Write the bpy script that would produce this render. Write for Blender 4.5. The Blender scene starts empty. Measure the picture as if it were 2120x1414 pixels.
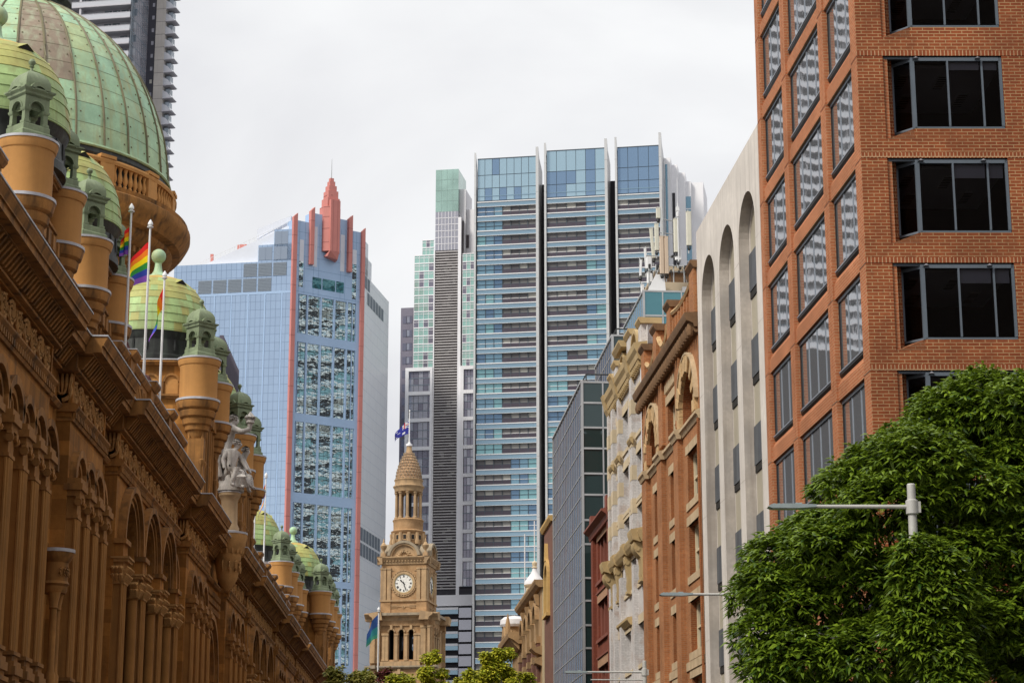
import bpy, math, random
import numpy as np
from math import pi, sin, cos, radians as rad, sqrt, atan2, hypot
S=bpy.context.scene
COL=S.collection
# ---------------------------------------------------------------- camera
cam=bpy.data.cameras.new("camera"); co=bpy.data.objects.new("camera",cam); COL.objects.link(co)
co.location=(0,0,1.7); co.rotation_euler=(rad(90+14.1),0,rad(-1.57))
cam.sensor_width=36; cam.lens=4258*36/2120; cam.clip_start=0.5; cam.clip_end=6000
S.camera=co
# ---------------------------------------------------------------- sky and sun
SUN_EL=rad(46); SUN_AZ=rad(-128)          # azimuth measured from +Y towards +X
w=bpy.data.worlds.new("World"); S.world=w; w.use_nodes=True
nt=w.node_tree; nt.nodes.clear()
def wn(t,**k):
    n=nt.nodes.new(t)
    for a,b in k.items(): setattr(n,a,b)
    return n
sky=wn('ShaderNodeTexSky',sky_type='NISHITA',sun_disc=False); sky.sun_elevation=SUN_EL; sky.sun_rotation=SUN_AZ
bg1=wn('ShaderNodeBackground'); bg1.inputs[1].default_value=0.10
nt.links.new(sky.outputs[0],bg1.inputs[0])
tc=wn('ShaderNodeTexCoord'); mp=wn('ShaderNodeMapping'); mp.inputs['Scale'].default_value=(1.0,1.0,2.2)
nt.links.new(tc.outputs['Generated'],mp.inputs[0])
no=wn('ShaderNodeTexNoise'); no.inputs['Scale'].default_value=2.3; no.inputs['Detail'].default_value=7; no.inputs['Roughness'].default_value=.48; no.inputs['Distortion'].default_value=.35
mp.inputs['Location'].default_value=(0.35,0.1,0.42)
nt.links.new(mp.outputs[0],no.inputs['Vector'])
cr=wn('ShaderNodeValToRGB'); cr.color_ramp.elements[0].position=.40; cr.color_ramp.elements[1].position=.63
cr.color_ramp.elements[0].color=(.70,.70,.735,1); cr.color_ramp.elements[1].color=(.98,.985,.99,1)
nt.links.new(no.outputs[0],cr.inputs[0])
bg2=wn('ShaderNodeBackground'); bg2.inputs[1].default_value=1.0; nt.links.new(cr.outputs[0],bg2.inputs[0])
# an overcast sky is brighter towards the zenith
sx=wn('ShaderNodeSeparateXYZ'); nt.links.new(tc.outputs['Generated'],sx.inputs[0])
mr=wn('ShaderNodeMapRange'); mr.inputs['From Min'].default_value=.40; mr.inputs['From Max'].default_value=1.0; mr.inputs['To Min'].default_value=1.0; mr.inputs['To Max'].default_value=1.45
nt.links.new(sx.outputs[2],mr.inputs['Value']); nt.links.new(mr.outputs[0],bg2.inputs[1])
mx=wn('ShaderNodeMixShader'); mx.inputs[0].default_value=.94
out=wn('ShaderNodeOutputWorld')
nt.links.new(bg1.outputs[0],mx.inputs[1]); nt.links.new(bg2.outputs[0],mx.inputs[2]); nt.links.new(mx.outputs[0],out.inputs[0])
sl=bpy.data.lights.new("sun",'SUN'); sl.energy=3.3; sl.angle=rad(13); sl.color=(1,.95,.86)
so=bpy.data.objects.new("sun",sl); COL.objects.link(so)
from mathutils import Vector, Matrix
sd=Vector((sin(SUN_AZ)*cos(SUN_EL),cos(SUN_AZ)*cos(SUN_EL),sin(SUN_EL)))
so.rotation_euler=sd.to_track_quat('Z','Y').to_euler(); so.location=(-60,-60,120)
S.view_settings.view_transform='Standard'; S.view_settings.look='None'; S.view_settings.gamma=1; S.view_settings.exposure=0.03
try: S.view_settings.use_curve_mapping=False
except Exception: pass
S.cycles.max_bounces=6; S.cycles.diffuse_bounces=3; S.cycles.glossy_bounces=3; S.cycles.transmission_bounces=3; S.cycles.transparent_max_bounces=6
S.cycles.use_denoising=True

# ---------------------------------------------------------------- helpers
def thing(name,label,cat,loc=(0,0,0),rz=0,group=None):
    o=bpy.data.objects.new(name,None); COL.objects.link(o); o.location=loc; o.rotation_euler=(0,0,rz)
    o['label']=label; o['category']=cat
    if group: o['group']=group
    return o
def tag(o,label,cat,group=None):
    o['label']=label; o['category']=cat
    if group: o['group']=group
    return o
class MB:
    """mesh builder in a (u along, d outward, z up) frame"""
    def __init__(s,fr=(0,0,1,0,0,-1)): s.v=[];s.f=[];s.m=[];s.sm=[];s.fr=fr
    def P(s,u,d,z):
        ox,oy,ux,uy,dx,dy=s.fr; s.v.append((ox+u*ux+d*dx,oy+u*uy+d*dy,z)); return len(s.v)-1
    def F(s,idx,m=0,sm=False): s.f.append(tuple(idx)); s.m.append(m); s.sm.append(sm)
    def quad(s,a,b,c,d,m=0): s.F([s.P(*a),s.P(*b),s.P(*c),s.P(*d)],m)
    def poly(s,pts,m=0): s.F([s.P(*p) for p in pts],m)
    def pane(s,u0,u1,z0,z1,d,m=0): s.quad((u0,d,z0),(u1,d,z0),(u1,d,z1),(u0,d,z1),m)
    def box(s,u0,u1,d0,d1,z0,z1,m=0):
        i=[s.P(u,d,z) for z in (z0,z1) for d in (d0,d1) for u in (u0,u1)]
        for q in ((0,1,3,2),(4,6,7,5),(0,4,5,1),(2,3,7,6),(0,2,6,4),(1,5,7,3)): s.F([i[k] for k in q],m)
    def prism(s,pts,ax,c0,c1,m=0,caps=True):
        def g(p,c):
            return (c,p[0],p[1]) if ax=='u' else ((p[0],c,p[1]) if ax=='d' else (p[0],p[1],c))
        a=[s.P(*g(p,c0)) for p in pts]; b=[s.P(*g(p,c1)) for p in pts]; n=len(pts)
        for k in range(n): s.F([a[k],a[(k+1)%n],b[(k+1)%n],b[k]],m)
        if caps: s.F(a[::-1],m); s.F(b,m)
    def lathe(s,prof,u=0,d=0,n=16,m=0,sm=True,a0=0.0,a1=2*pi,caps=True,mf=None):
        full=abs(a1-a0-2*pi)<1e-6; k=n if full else n+1; rows=[]
        for r,z in prof: rows.append([s.P(u+r*cos(a0+(a1-a0)*j/n),d+r*sin(a0+(a1-a0)*j/n),z) for j in range(k)])
        for i in range(len(rows)-1):
            for j in range(n):
                j2=(j+1)%k; mm=mf(i,j) if mf else m
                s.F([rows[i][j],rows[i][j2],rows[i+1][j2],rows[i+1][j]],mm,sm)
        if caps and full:
            if prof[0][0]>1e-4: s.F(rows[0][::-1],m)
            if prof[-1][0]>1e-4: s.F(rows[-1],m)
    def sq(s,prof,u=0,d=0,m=0,rot=0.0):
        s.lathe([(r*sqrt(2),z) for r,z in prof],u,d,4,m,False,rot+pi/4,rot+pi/4+2*pi)
    def tube(s,pts,r,n=6,m=0,sm=True):
        pts=[Vector(p) for p in pts]; rs=r if isinstance(r,(list,tuple)) else [r]*len(pts); rows=[]
        for i,p in enumerate(pts):
            t=(pts[min(i+1,len(pts)-1)]-pts[max(i-1,0)]).normalized()
            a=t.cross(Vector((0,0,1)) if abs(t.z)<.9 else Vector((1,0,0))).normalized(); b=t.cross(a)
            rows.append([s.P(*(p+a*rs[i]*cos(2*pi*j/n)+b*rs[i]*sin(2*pi*j/n))) for j in range(n)])
        for i in range(len(rows)-1):
            for j in range(n): s.F([rows[i][j],rows[i][(j+1)%n],rows[i+1][(j+1)%n],rows[i+1][j]],m,sm)
        s.F(rows[0][::-1],m); s.F(rows[-1],m)
    def ring(s,uc,zc,r0,r1,d0,d1,a0=0.0,a1=pi,n=12,m=0):
        A=[(cos(a0+(a1-a0)*j/n),sin(a0+(a1-a0)*j/n)) for j in range(n+1)]
        R=[[s.P(uc+r*c,d,zc+r*q) for c,q in A] for r,d in ((r0,d0),(r0,d1),(r1,d1),(r1,d0))]
        for j in range(n):
            for k in range(4): s.F([R[k][j],R[k][j+1],R[(k+1)%4][j+1],R[(k+1)%4][j]],m)
        s.F([R[k][0] for k in range(4)],m); s.F([R[k][n] for k in range(4)],m)
    def archwall(s,u0,u1,z0,z1,uc,r,zs,zb,d,dep,m=0,mr=None,n=10):
        mr=m if mr is None else mr
        s.pane(u0,uc-r,z0,zs,d,m); s.pane(uc+r,u1,z0,zs,d,m)
        if zb>z0: s.pane(uc-r,uc+r,z0,zb,d,m)
        A=[(uc-r*cos(pi*j/n),zs+r*sin(pi*j/n)) for j in range(n+1)]
        s.pane(u0,uc-r,zs,z1,d,m); s.pane(uc+r,u1,zs,z1,d,m)
        for j in range(n):
            (a,za),(b,zb2)=A[j],A[j+1]
            s.quad((a,d,za),(b,d,zb2),(b,d,z1),(a,d,z1),m)
            s.quad((a,d,za),(b,d,zb2),(b,d-dep,zb2),(a,d-dep,za),mr)
        for uu in (uc-r,uc+r): s.quad((uu,d,zb),(uu,d,zs),(uu,d-dep,zs),(uu,d-dep,zb),mr)
        s.quad((uc-r,d,zb),(uc+r,d,zb),(uc+r,d-dep,zb),(uc-r,d-dep,zb),mr)
    def archpane(s,uc,r,zs,zb,d,m=0,n=10):
        s.poly([(uc-r,d,zb),(uc+r,d,zb)]+[(uc+r*cos(pi*j/n),d,zs+r*sin(pi*j/n)) for j in range(n+1)],m)
    def gridwall(s,us,zs,op,d,dep,m=0,mr=None):
        mr=m if mr is None else mr
        for i in range(len(us)-1):
            for j in range(len(zs)-1):
                a,b,c,e=us[i],us[i+1],zs[j],zs[j+1]
                if op(i,j):
                    s.quad((a,d,c),(a,d,e),(a,d-dep,e),(a,d-dep,c),mr); s.quad((b,d,c),(b,d,e),(b,d-dep,e),(b,d-dep,c),mr)
                    s.quad((a,d,c),(b,d,c),(b,d-dep,c),(a,d-dep,c),mr); s.quad((a,d,e),(b,d,e),(b,d-dep,e),(a,d-dep,e),mr)
                else: s.pane(a,b,c,e,d,m)
    def build(s,name,mats,parent=None,label=None,loc=None,rz=None):
        me=bpy.data.meshes.new(name); me.from_pydata(s.v,[],s.f)
        if not isinstance(mats,(list,tuple)): mats=[mats]
        for q in mats: me.materials.append(q)
        me.polygons.foreach_set('material_index',s.m); me.polygons.foreach_set('use_smooth',s.sm); me.update()
        if any(s.sm): me.set_sharp_from_angle(angle=rad(32))
        o=bpy.data.objects.new(name,me); COL.objects.link(o)
        if parent is not None: o.parent=parent
        if loc is not None: o.location=loc
        if rz is not None: o.rotation_euler=(0,0,rz)
        if label: o['label']=label
        return o
def dup(o,parent,loc,rz=None):
    c=o.copy(); COL.objects.link(c); c.parent=parent; c.location=loc
    if rz is not None: c.rotation_euler=(0,0,rz)
    for ch in list(o.children):
        g=ch.copy(); COL.objects.link(g); g.parent=c
    return c
# ---------------------------------------------------------------- materials
def newmat(name):
    m=bpy.data.materials.new(name); m.use_nodes=True; t=m.node_tree; b=t.nodes['Principled BSDF']; return m,t,b
def N(t,ty,**k):
    n=t.nodes.new(ty)
    for a,b in k.items(): setattr(n,a,b)
    return n
def coords(t,scale=(1,1,1)):
    c=N(t,'ShaderNodeTexCoord'); m=N(t,'ShaderNodeMapping'); m.inputs['Scale'].default_value=scale
    t.links.new(c.outputs['Object'],m.inputs[0]); return m.outputs[0]
def noise(t,scale,detail=5,vec=None,rough=.55,dist=0):
    n=N(t,'ShaderNodeTexNoise'); n.inputs['Scale'].default_value=scale; n.inputs['Detail'].default_value=detail; n.inputs['Roughness'].default_value=rough; n.inputs['Distortion'].default_value=dist
    if vec is not None: t.links.new(vec,n.inputs['Vector'])
    return n.outputs[0]
def ramp(t,fac,stops):
    r=N(t,'ShaderNodeValToRGB'); e=r.color_ramp.elements
    while len(e)<len(stops): e.new(.5)
    for k,(p,c) in enumerate(stops): e[k].position=p; e[k].color=(c[0],c[1],c[2],1) if hasattr(c,'__len__') else (c,c,c,1)
    t.links.new(fac,r.inputs[0]); return r.outputs[0]
def mix(t,fac,a,b,mode='MIX'):
    n=N(t,'ShaderNodeMix',data_type='RGBA',blend_type=mode)
    for s,v in ((0,fac),(6,a),(7,b)):
        if isinstance(v,(int,float)): n.inputs[s].default_value=v
        elif isinstance(v,(tuple,list)): n.inputs[s].default_value=(v[0],v[1],v[2],1)
        else: t.links.new(v,n.inputs[s])
    return n.outputs[2]
def bump(t,b,h,strength=.3,dist=.02):
    n=N(t,'ShaderNodeBump'); n.inputs['Strength'].default_value=strength; n.inputs['Distance'].default_value=dist
    t.links.new(h,n.inputs['Height']); t.links.new(n.outputs[0],b.inputs['Normal'])
def mul(c,k): return tuple(x*k for x in c)
def M(name,c,var=.25,ns=.8,rough=.75,bs=0,bscale=12,metal=0,spec=.4,streak=0,dark=None):
    """plain weathered surface: base colour varied by two noises, optional run-off streaks and bump"""
    m,t,b=newmat(name); v=coords(t)
    n1=noise(t,ns,6,v); n2=noise(t,ns*7,4,v)
    col=mix(t,ramp(t,n1,[(.3,0),(.7,1)]),mul(c,1-var),mul(c,1+var*.55))
    col=mix(t,ramp(t,n2,[(.35,0),(.7,1)]),mix(t,.5,col,mul(c,1-var*.9)),col)
    if streak:
        sv=coords(t,(1.6,1.6,.07)); s3=noise(t,1.6,5,sv)
        col=mix(t,ramp(t,s3,[(.48,0),(.72,streak)]),col,dark or mul(c,.35))
    t.links.new(col,b.inputs['Base Color']); b.inputs['Roughness'].default_value=rough; b.inputs['Metallic'].default_value=metal; b.inputs['Specular IOR Level'].default_value=spec
    if bs: bump(t,b,noise(t,bscale,6,v),bs,.03)
    return m
def wallvec(t):
    c=N(t,'ShaderNodeTexCoord'); s=N(t,'ShaderNodeSeparateXYZ'); t.links.new(c.outputs['Object'],s.inputs[0])
    a=N(t,'ShaderNodeMath',operation='ADD'); t.links.new(s.outputs[0],a.inputs[0]); t.links.new(s.outputs[1],a.inputs[1])
    k=N(t,'ShaderNodeCombineXYZ'); t.links.new(a.outputs[0],k.inputs[0]); t.links.new(s.outputs[2],k.inputs[1]); return k.outputs[0],c.outputs['Object']
def brick(name,c1,c2,mo,bw=.24,bh=.086,ms=.010,rough=.85,var=.3,bs=.5,soft=.2,patch=None):
    m,t,b=newmat(name); wv,ov=wallvec(t)
    k=N(t,'ShaderNodeTexBrick'); t.links.new(wv,k.inputs['Vector'])
    k.inputs['Scale'].default_value=1; k.inputs['Brick Width'].default_value=bw; k.inputs['Row Height'].default_value=bh; k.inputs['Mortar Size'].default_value=ms; k.inputs['Mortar Smooth'].default_value=soft; k.inputs['Bias'].default_value=-.1
    n1=noise(t,.5,6,ov); n2=noise(t,9,3,ov)
    f=ramp(t,n1,[(.3,1-var),(.7,1+var*.3)])
    k.inputs['Color1'].default_value=(*c1,1); k.inputs['Color2'].default_value=(*c2,1); k.inputs['Mortar'].default_value=(*mo,1)
    col=mix(t,1.0,k.outputs[0],f,'MULTIPLY')
    col=mix(t,1.0,col,ramp(t,n2,[(.3,.82),(.7,1.05)]),'MULTIPLY')
    if patch: col=mix(t,ramp(t,noise(t,1.3,6,ov),[(.52,0),(.66,patch[1])]),col,patch[0])
    t.links.new(col,b.inputs['Base Color']); b.inputs['Roughness'].default_value=rough; b.inputs['Specular IOR Level'].default_value=.25
    if bs: bump(t,b,k.outputs[1],-bs,.01)
    return m
def ashlar(name,c,bw=1.15,bh=.46,rough=.85,var=.22,joint=.75,dark=(.07,.045,.025),streak=.5):
    m,t,b=newmat(name); wv,ov=wallvec(t)
    k=N(t,'ShaderNodeTexBrick'); t.links.new(wv,k.inputs['Vector'])
    k.inputs['Scale'].default_value=1; k.inputs['Brick Width'].default_value=bw; k.inputs['Row Height'].default_value=bh; k.inputs['Mortar Size'].default_value=.009; k.inputs['Mortar Smooth'].default_value=.3
    k.inputs['Color1'].default_value=(*mul(c,1+var*.6),1); k.inputs['Color2'].default_value=(*mul(c,1-var),1); k.inputs['Mortar'].default_value=(*mul(c,joint),1)
    n1=noise(t,.7,7,ov); n2=noise(t,6,6,ov)
    col=mix(t,1.0,k.outputs[0],ramp(t,n1,[(.28,(.68,.62,.55)),(.7,(1.12,1.1,1.08))]),'MULTIPLY')
    col=mix(t,1.0,col,ramp(t,n2,[(.3,.86),(.7,1.06)]),'MULTIPLY')
    if streak:
        s3=noise(t,1.3,6,coords(t,(1.8,1.8,.09))); col=mix(t,ramp(t,s3,[(.52,0),(.75,streak)]),col,dark)
    t.links.new(col,b.inputs['Base Color']); b.inputs['Roughness'].default_value=rough; b.inputs['Specular IOR Level'].default_value=.2
    bump(t,b,n2,.35,.03); return m
def glass(name,c,metal=.6,rough=.03,wave=.0,wscale=.35,spec=.6,var=0,wv=(1,1,1)):
    m,t,b=newmat(name); b.inputs['Base Color'].default_value=(*c,1); b.inputs['Metallic'].default_value=metal; b.inputs['Roughness'].default_value=rough; b.inputs['Specular IOR Level'].default_value=spec
    v=coords(t,wv)
    if var:
        col=mix(t,ramp(t,noise(t,.22,3,v),[(.35,0),(.65,1)]),mul(c,1-var),mul(c,1+var)); t.links.new(col,b.inputs['Base Color'])
    if wave: bump(t,b,noise(t,wscale,3,v,.5),wave,.25)
    return m
def flat(name,c,rough=.6,metal=0,spec=.4):
    m,t,b=newmat(name); b.inputs['Base Color'].default_value=(*c,1); b.inputs['Roughness'].default_value=rough; b.inputs['Metallic'].default_value=metal; b.inputs['Specular IOR Level'].default_value=spec; return m
SAND=(.41,.19,.047)
m_sand=ashlar('sandstone',SAND,var=.32,streak=.75)
m_sandsm=M('lit smooth sandstone',(.52,.255,.075),.16,.6,.85,.2,9,streak=.22,dark=(.12,.06,.025))  # drum stone; the light on the drums is put into its paler colour
m_sandmo=M('moulded sandstone',(.375,.172,.043),.42,.9,.85,.35,7,streak=.85,dark=(.04,.022,.010))
m_col=M('column sandstone',(.40,.185,.046),.3,.7,.85,.25,9,streak=.6,dark=(.10,.05,.018))  # darker copy of the drum stone, facade shade put into its colour
m_carve=M('carved sandstone',(.50,.27,.095),.3,2.2,.9,.5,8)
m_lead=M('lead flashing',(.50,.50,.53),.3,1.5,.45,spec=.5)
m_dglass=glass('dark window glass',(.03,.035,.04),.3,.05,.1)
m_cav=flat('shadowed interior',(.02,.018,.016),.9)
COP=[(.37,.56,.35),(.40,.56,.33),(.355,.56,.37),(.275,.215,.155),(.42,.58,.36),(.42,.52,.28)]
m_cop=[M('copper patina %d'%i,c,.30,.9,.55,.15,5,spec=.35,streak=.75,dark=(.36,.34,.15) if i!=3 else (.36,.40,.27)) for i,c in enumerate(COP)]
m_copg=M('cupola copper',(.23,.285,.165),.35,1.2,.6,.15,6,streak=.6,dark=(.07,.08,.05))
m_coprib=M('dark copper rib',(.17,.15,.08),.3,1.5,.6)
m_shg=M('green shingle copper',(.36,.50,.20),.3,1.1,.6,.1,6,streak=.6,dark=(.20,.15,.05))
m_shy=M('ochre shingle copper',(.56,.40,.10),.32,1.0,.6,.1,6,streak=.6,dark=(.38,.17,.05))
m_shm=M('yellow green shingle copper',(.42,.42,.13),.32,1.0,.6,.1,6,streak=.6,dark=(.28,.20,.06))
m_black=M('blackened copper band',(.022,.024,.022),.5,2,.5,.5,4,streak=.4,dark=(.10,.13,.10))
m_white=M('white painted metal',(.74,.74,.74),.06,.5,.45)
m_maroon=M('maroon ribbed roof',(.10,.028,.025),.3,1,.6)
# ================================================================ sandstone arcade building (left)
# street setting
def sheet(name,x0,x1,y0,y1,z,m):
    b=MB(); b.v=[]; b.F([b.P(x0,-y0,z),b.P(x1,-y0,z),b.P(x1,-y1,z),b.P(x0,-y1,z)]); o=b.build(name,m); o['kind']='structure'; return o
sheet('ground',-2500,2500,-2500,2500,0,M('ground concrete',(.12,.115,.11),.2,.1))
sheet('road',-7.5,9.5,-60,300,.004,M('asphalt',(.05,.05,.052),.3,.6,.9,.4,30))
for nm,x0,x1 in (('pavement',-12.8,-7.5),('pavement',9.5,14)):
    b=MB(); b.box(x0,x1,60,-300,-.02,.14); o=b.build(nm,M('paving',(.15,.14,.13),.2,1.2,.8)); o['kind']='structure'
QY=105.
Q=thing('sandstone_arcade_building','long ornate golden sandstone arcade building with green copper domes and turrets, left of the street','building',(-12,QY,0))
FQ=(0,-QY,0,1,1,0)            # u = world Y, d = outward (+X) from the facade plane
segs=[(46,59.9,'c'),(62.6,69.4,'c'),(71.8,88.4,'b'),(91.2,99.5,'c'),(107.6,117.2,'c'),(119,136.1,'b'),(138.4,146.2,'c'),(147.4,155.4,'c'),(157,176.3,'b'),(178,186,'c'),(187,195,'c'),(196.5,212,'b'),(213.5,222,'c')]
cols={0:[49.0,51.2,53.3,55.2,56.8,58.4],1:[63.4,65.1,66.7,68.4]}
# masonry core and roof
b=MB(FQ); b.box(33,224,-29,-1.0,0,17.2,0); b.box(34,223,-28,-2.2,17.2,17.9,1); b.build('core_wall',[m_sand,m_lead],Q)
# column prototype: square pier with fluted front, capital and base
def shaft(z0,z1,w=.33,dep=.30):
    b=MB((0,0,0,1,1,0)); b.box(-w,w,-.1,dep,z0,z1)
    for k in (-.21,-.07,.07,.21): b.tube([(k*w/.33,dep,z0+.02),(k*w/.33,dep,z1-.02)],.055,8)
    b.tube([(-w,dep-.03,z0+.02),(-w,dep-.03,z1-.02)],.05,6); b.tube([(w,dep-.03,z0+.02),(w,dep-.03,z1-.02)],.05,6)
    return b
def cap_simple(z0,z1,w=.33,dep=.30):
    b=MB((0,0,0,1,1,0)); h=z1-z0
    b.box(-w-.05,w+.05,-.1,dep+.06,z0,z0+.10); b.box(-w-.0,w+.0,-.1,dep+.02,z0+.10,z0+h*.55)
    b.box(-w-.08,w+.08,-.1,dep+.10,z0+h*.55,z0+h*.70); b.box(-w-.15,w+.15,-.1,dep+.18,z0+h*.70,z0+h*.86); b.box(-w-.10,w+.10,-.1,dep+.12,z0+h*.86,z1)
    for s in (-1,1):
        b.tube([(s*(w-.02),dep-.02,z0+h*.48),(s*(w-.02),dep+.12,z0+h*.48)],.13,10); b.tube([(s*(w+.0),dep+.05,z0+h*.40),(s*(w+.1),dep+.05,z0+h*.40)],.12,10)
    return b
def base_part(z0,w=.33,dep=.30):
    b=MB((0,0,0,1,1,0))
    for i,(r,h0,h1) in enumerate(((.10,0,.10),(.04,.10,.26),(.12,.26,.40),(.17,.40,.62),(.10,.62,.78),(.2,.78,.9))):
        b.box(-w-r,w+r,-.1,dep+r,z0-h1,z0-h0)
    b.box(-w-.1,w+.1,-.1,dep+.1,z0-4.5,z0-.9); return b
def leafy_cap(z0,z1,w=.42,dep=.34):
    b=MB((0,0,0,1,1,0)); h=z1-z0; R=random.Random(5)
    b.box(-w-.04,w+.04,-.1,dep+.05,z0-.06,z0+.03); b.prism([(-w,-.1),(w,-.1),(w,dep),(-w,dep)],'z',z0+.03,z0+h*.8)
    for row,(zz,rr) in enumerate(((.28,.05),(.55,.10))):
        for k in range(5):
            u=-w+2*w*k/4; 
            b.tube([(u,dep,z0+h*zz-.22),(u,dep+.08+rr,z0+h*zz),(u,dep+.16+rr,z0+h*zz-.04)],[.08,.10,.04],6)
        for k in range(3):
            dd=.0+dep*k/2.5
            for s in (-1,1): b.tube([(s*w,dd,z0+h*zz-.22),(s*(w+.08+rr),dd,z0+h*zz),(s*(w+.16+rr),dd,z0+h*zz-.04)],[.08,.10,.04],6)
    b.box(-w-.12,w+.12,-.1,dep+.16,z0+h*.8,z0+h*.92); b.box(-w-.18,w+.18,-.1,dep+.22,z0+h*.92,z1); return b
P_sh=shaft(7.0,11.85).build('column',m_col,Q,loc=(-90,0,0)); x=cap_simple(11.85,13.1).build('capital',m_sandmo,P_sh); x=base_part(7.0).build('base',m_sandmo,P_sh)
P_pi=shaft(4.0,11.1,.40,.32).build('column',m_col,Q,loc=(-90,2,0)); x=leafy_cap(11.1,11.98).build('capital',m_carve,P_pi)
b=MB((0,0,0,1,1,0)); b.lathe([(.2,4),(.2,10.95),(.25,11.0),(.2,11.06)],0,0,12)
P_co=b.build('colonette',m_col,Q,loc=(-90,4,0)); x=leafy_cap(11.1,11.9,.2,.2).build('capital',m_carve,P_co)
used=set()
def put(proto,u,d):
    if proto.name not in used:
        used.add(proto.name); proto.location=(d,u-QY,0); return proto
    return dup(proto,Q,(d,u-QY,0))
def spiral(b,uc,d,zc,r,hand=1,turns=2.1,n=26,t=.05,ax='u'):
    pts=[];rs=[]
    for i in range(n+1):
        f=i/n; a=f*turns*2*pi*hand; rr=r*(1-f*.88); q=(uc+rr*cos(a),zc+rr*sin(a)*1.05)
        pts.append((q[0],d,q[1]) if ax=='u' else (d,q[0],q[1])); rs.append(t*(1-.55*f))
    b.tube(pts,rs,5)
    for k in range(7):
        a=k*2*pi/7+.4; p0=(uc+r*.9*cos(a),zc+r*.9*sin(a)); p1=(uc+r*1.32*cos(a+.5*hand),zc+r*1.32*sin(a+.5*hand))
        if abs(p1[1]-zc)>.47: continue
        q=[(p0[0],d,p0[1]),(p1[0],d+.02,p1[1])] if ax=='u' else [(d,p0[0],p0[1]),(d+.02,p1[0],p1[1])]
        b.tube(q,[t*.9,t*.3],5)
FZ0,FZ1=15.45,16.42
def cornice_profile(d0,ov):
    return [(-1.0,16.42),(d0+.10,16.42),(d0+.10,16.50),(d0+.04,16.50),(d0+.04,16.95),(d0+ov*.55,16.95),(d0+ov*.55,16.99),(d0+ov*.84,16.99),(d0+ov*.84,17.2),(d0+ov*.90,17.2),(d0+ov*.90,17.25),(d0+ov,17.44),(d0+ov,17.5),(-1.0,17.5)]
bc=MB(FQ); bw=MB(FQ); bf=MB(FQ); bl=MB(FQ); bm=MB(FQ)
nwin=0; scr=None
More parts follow.
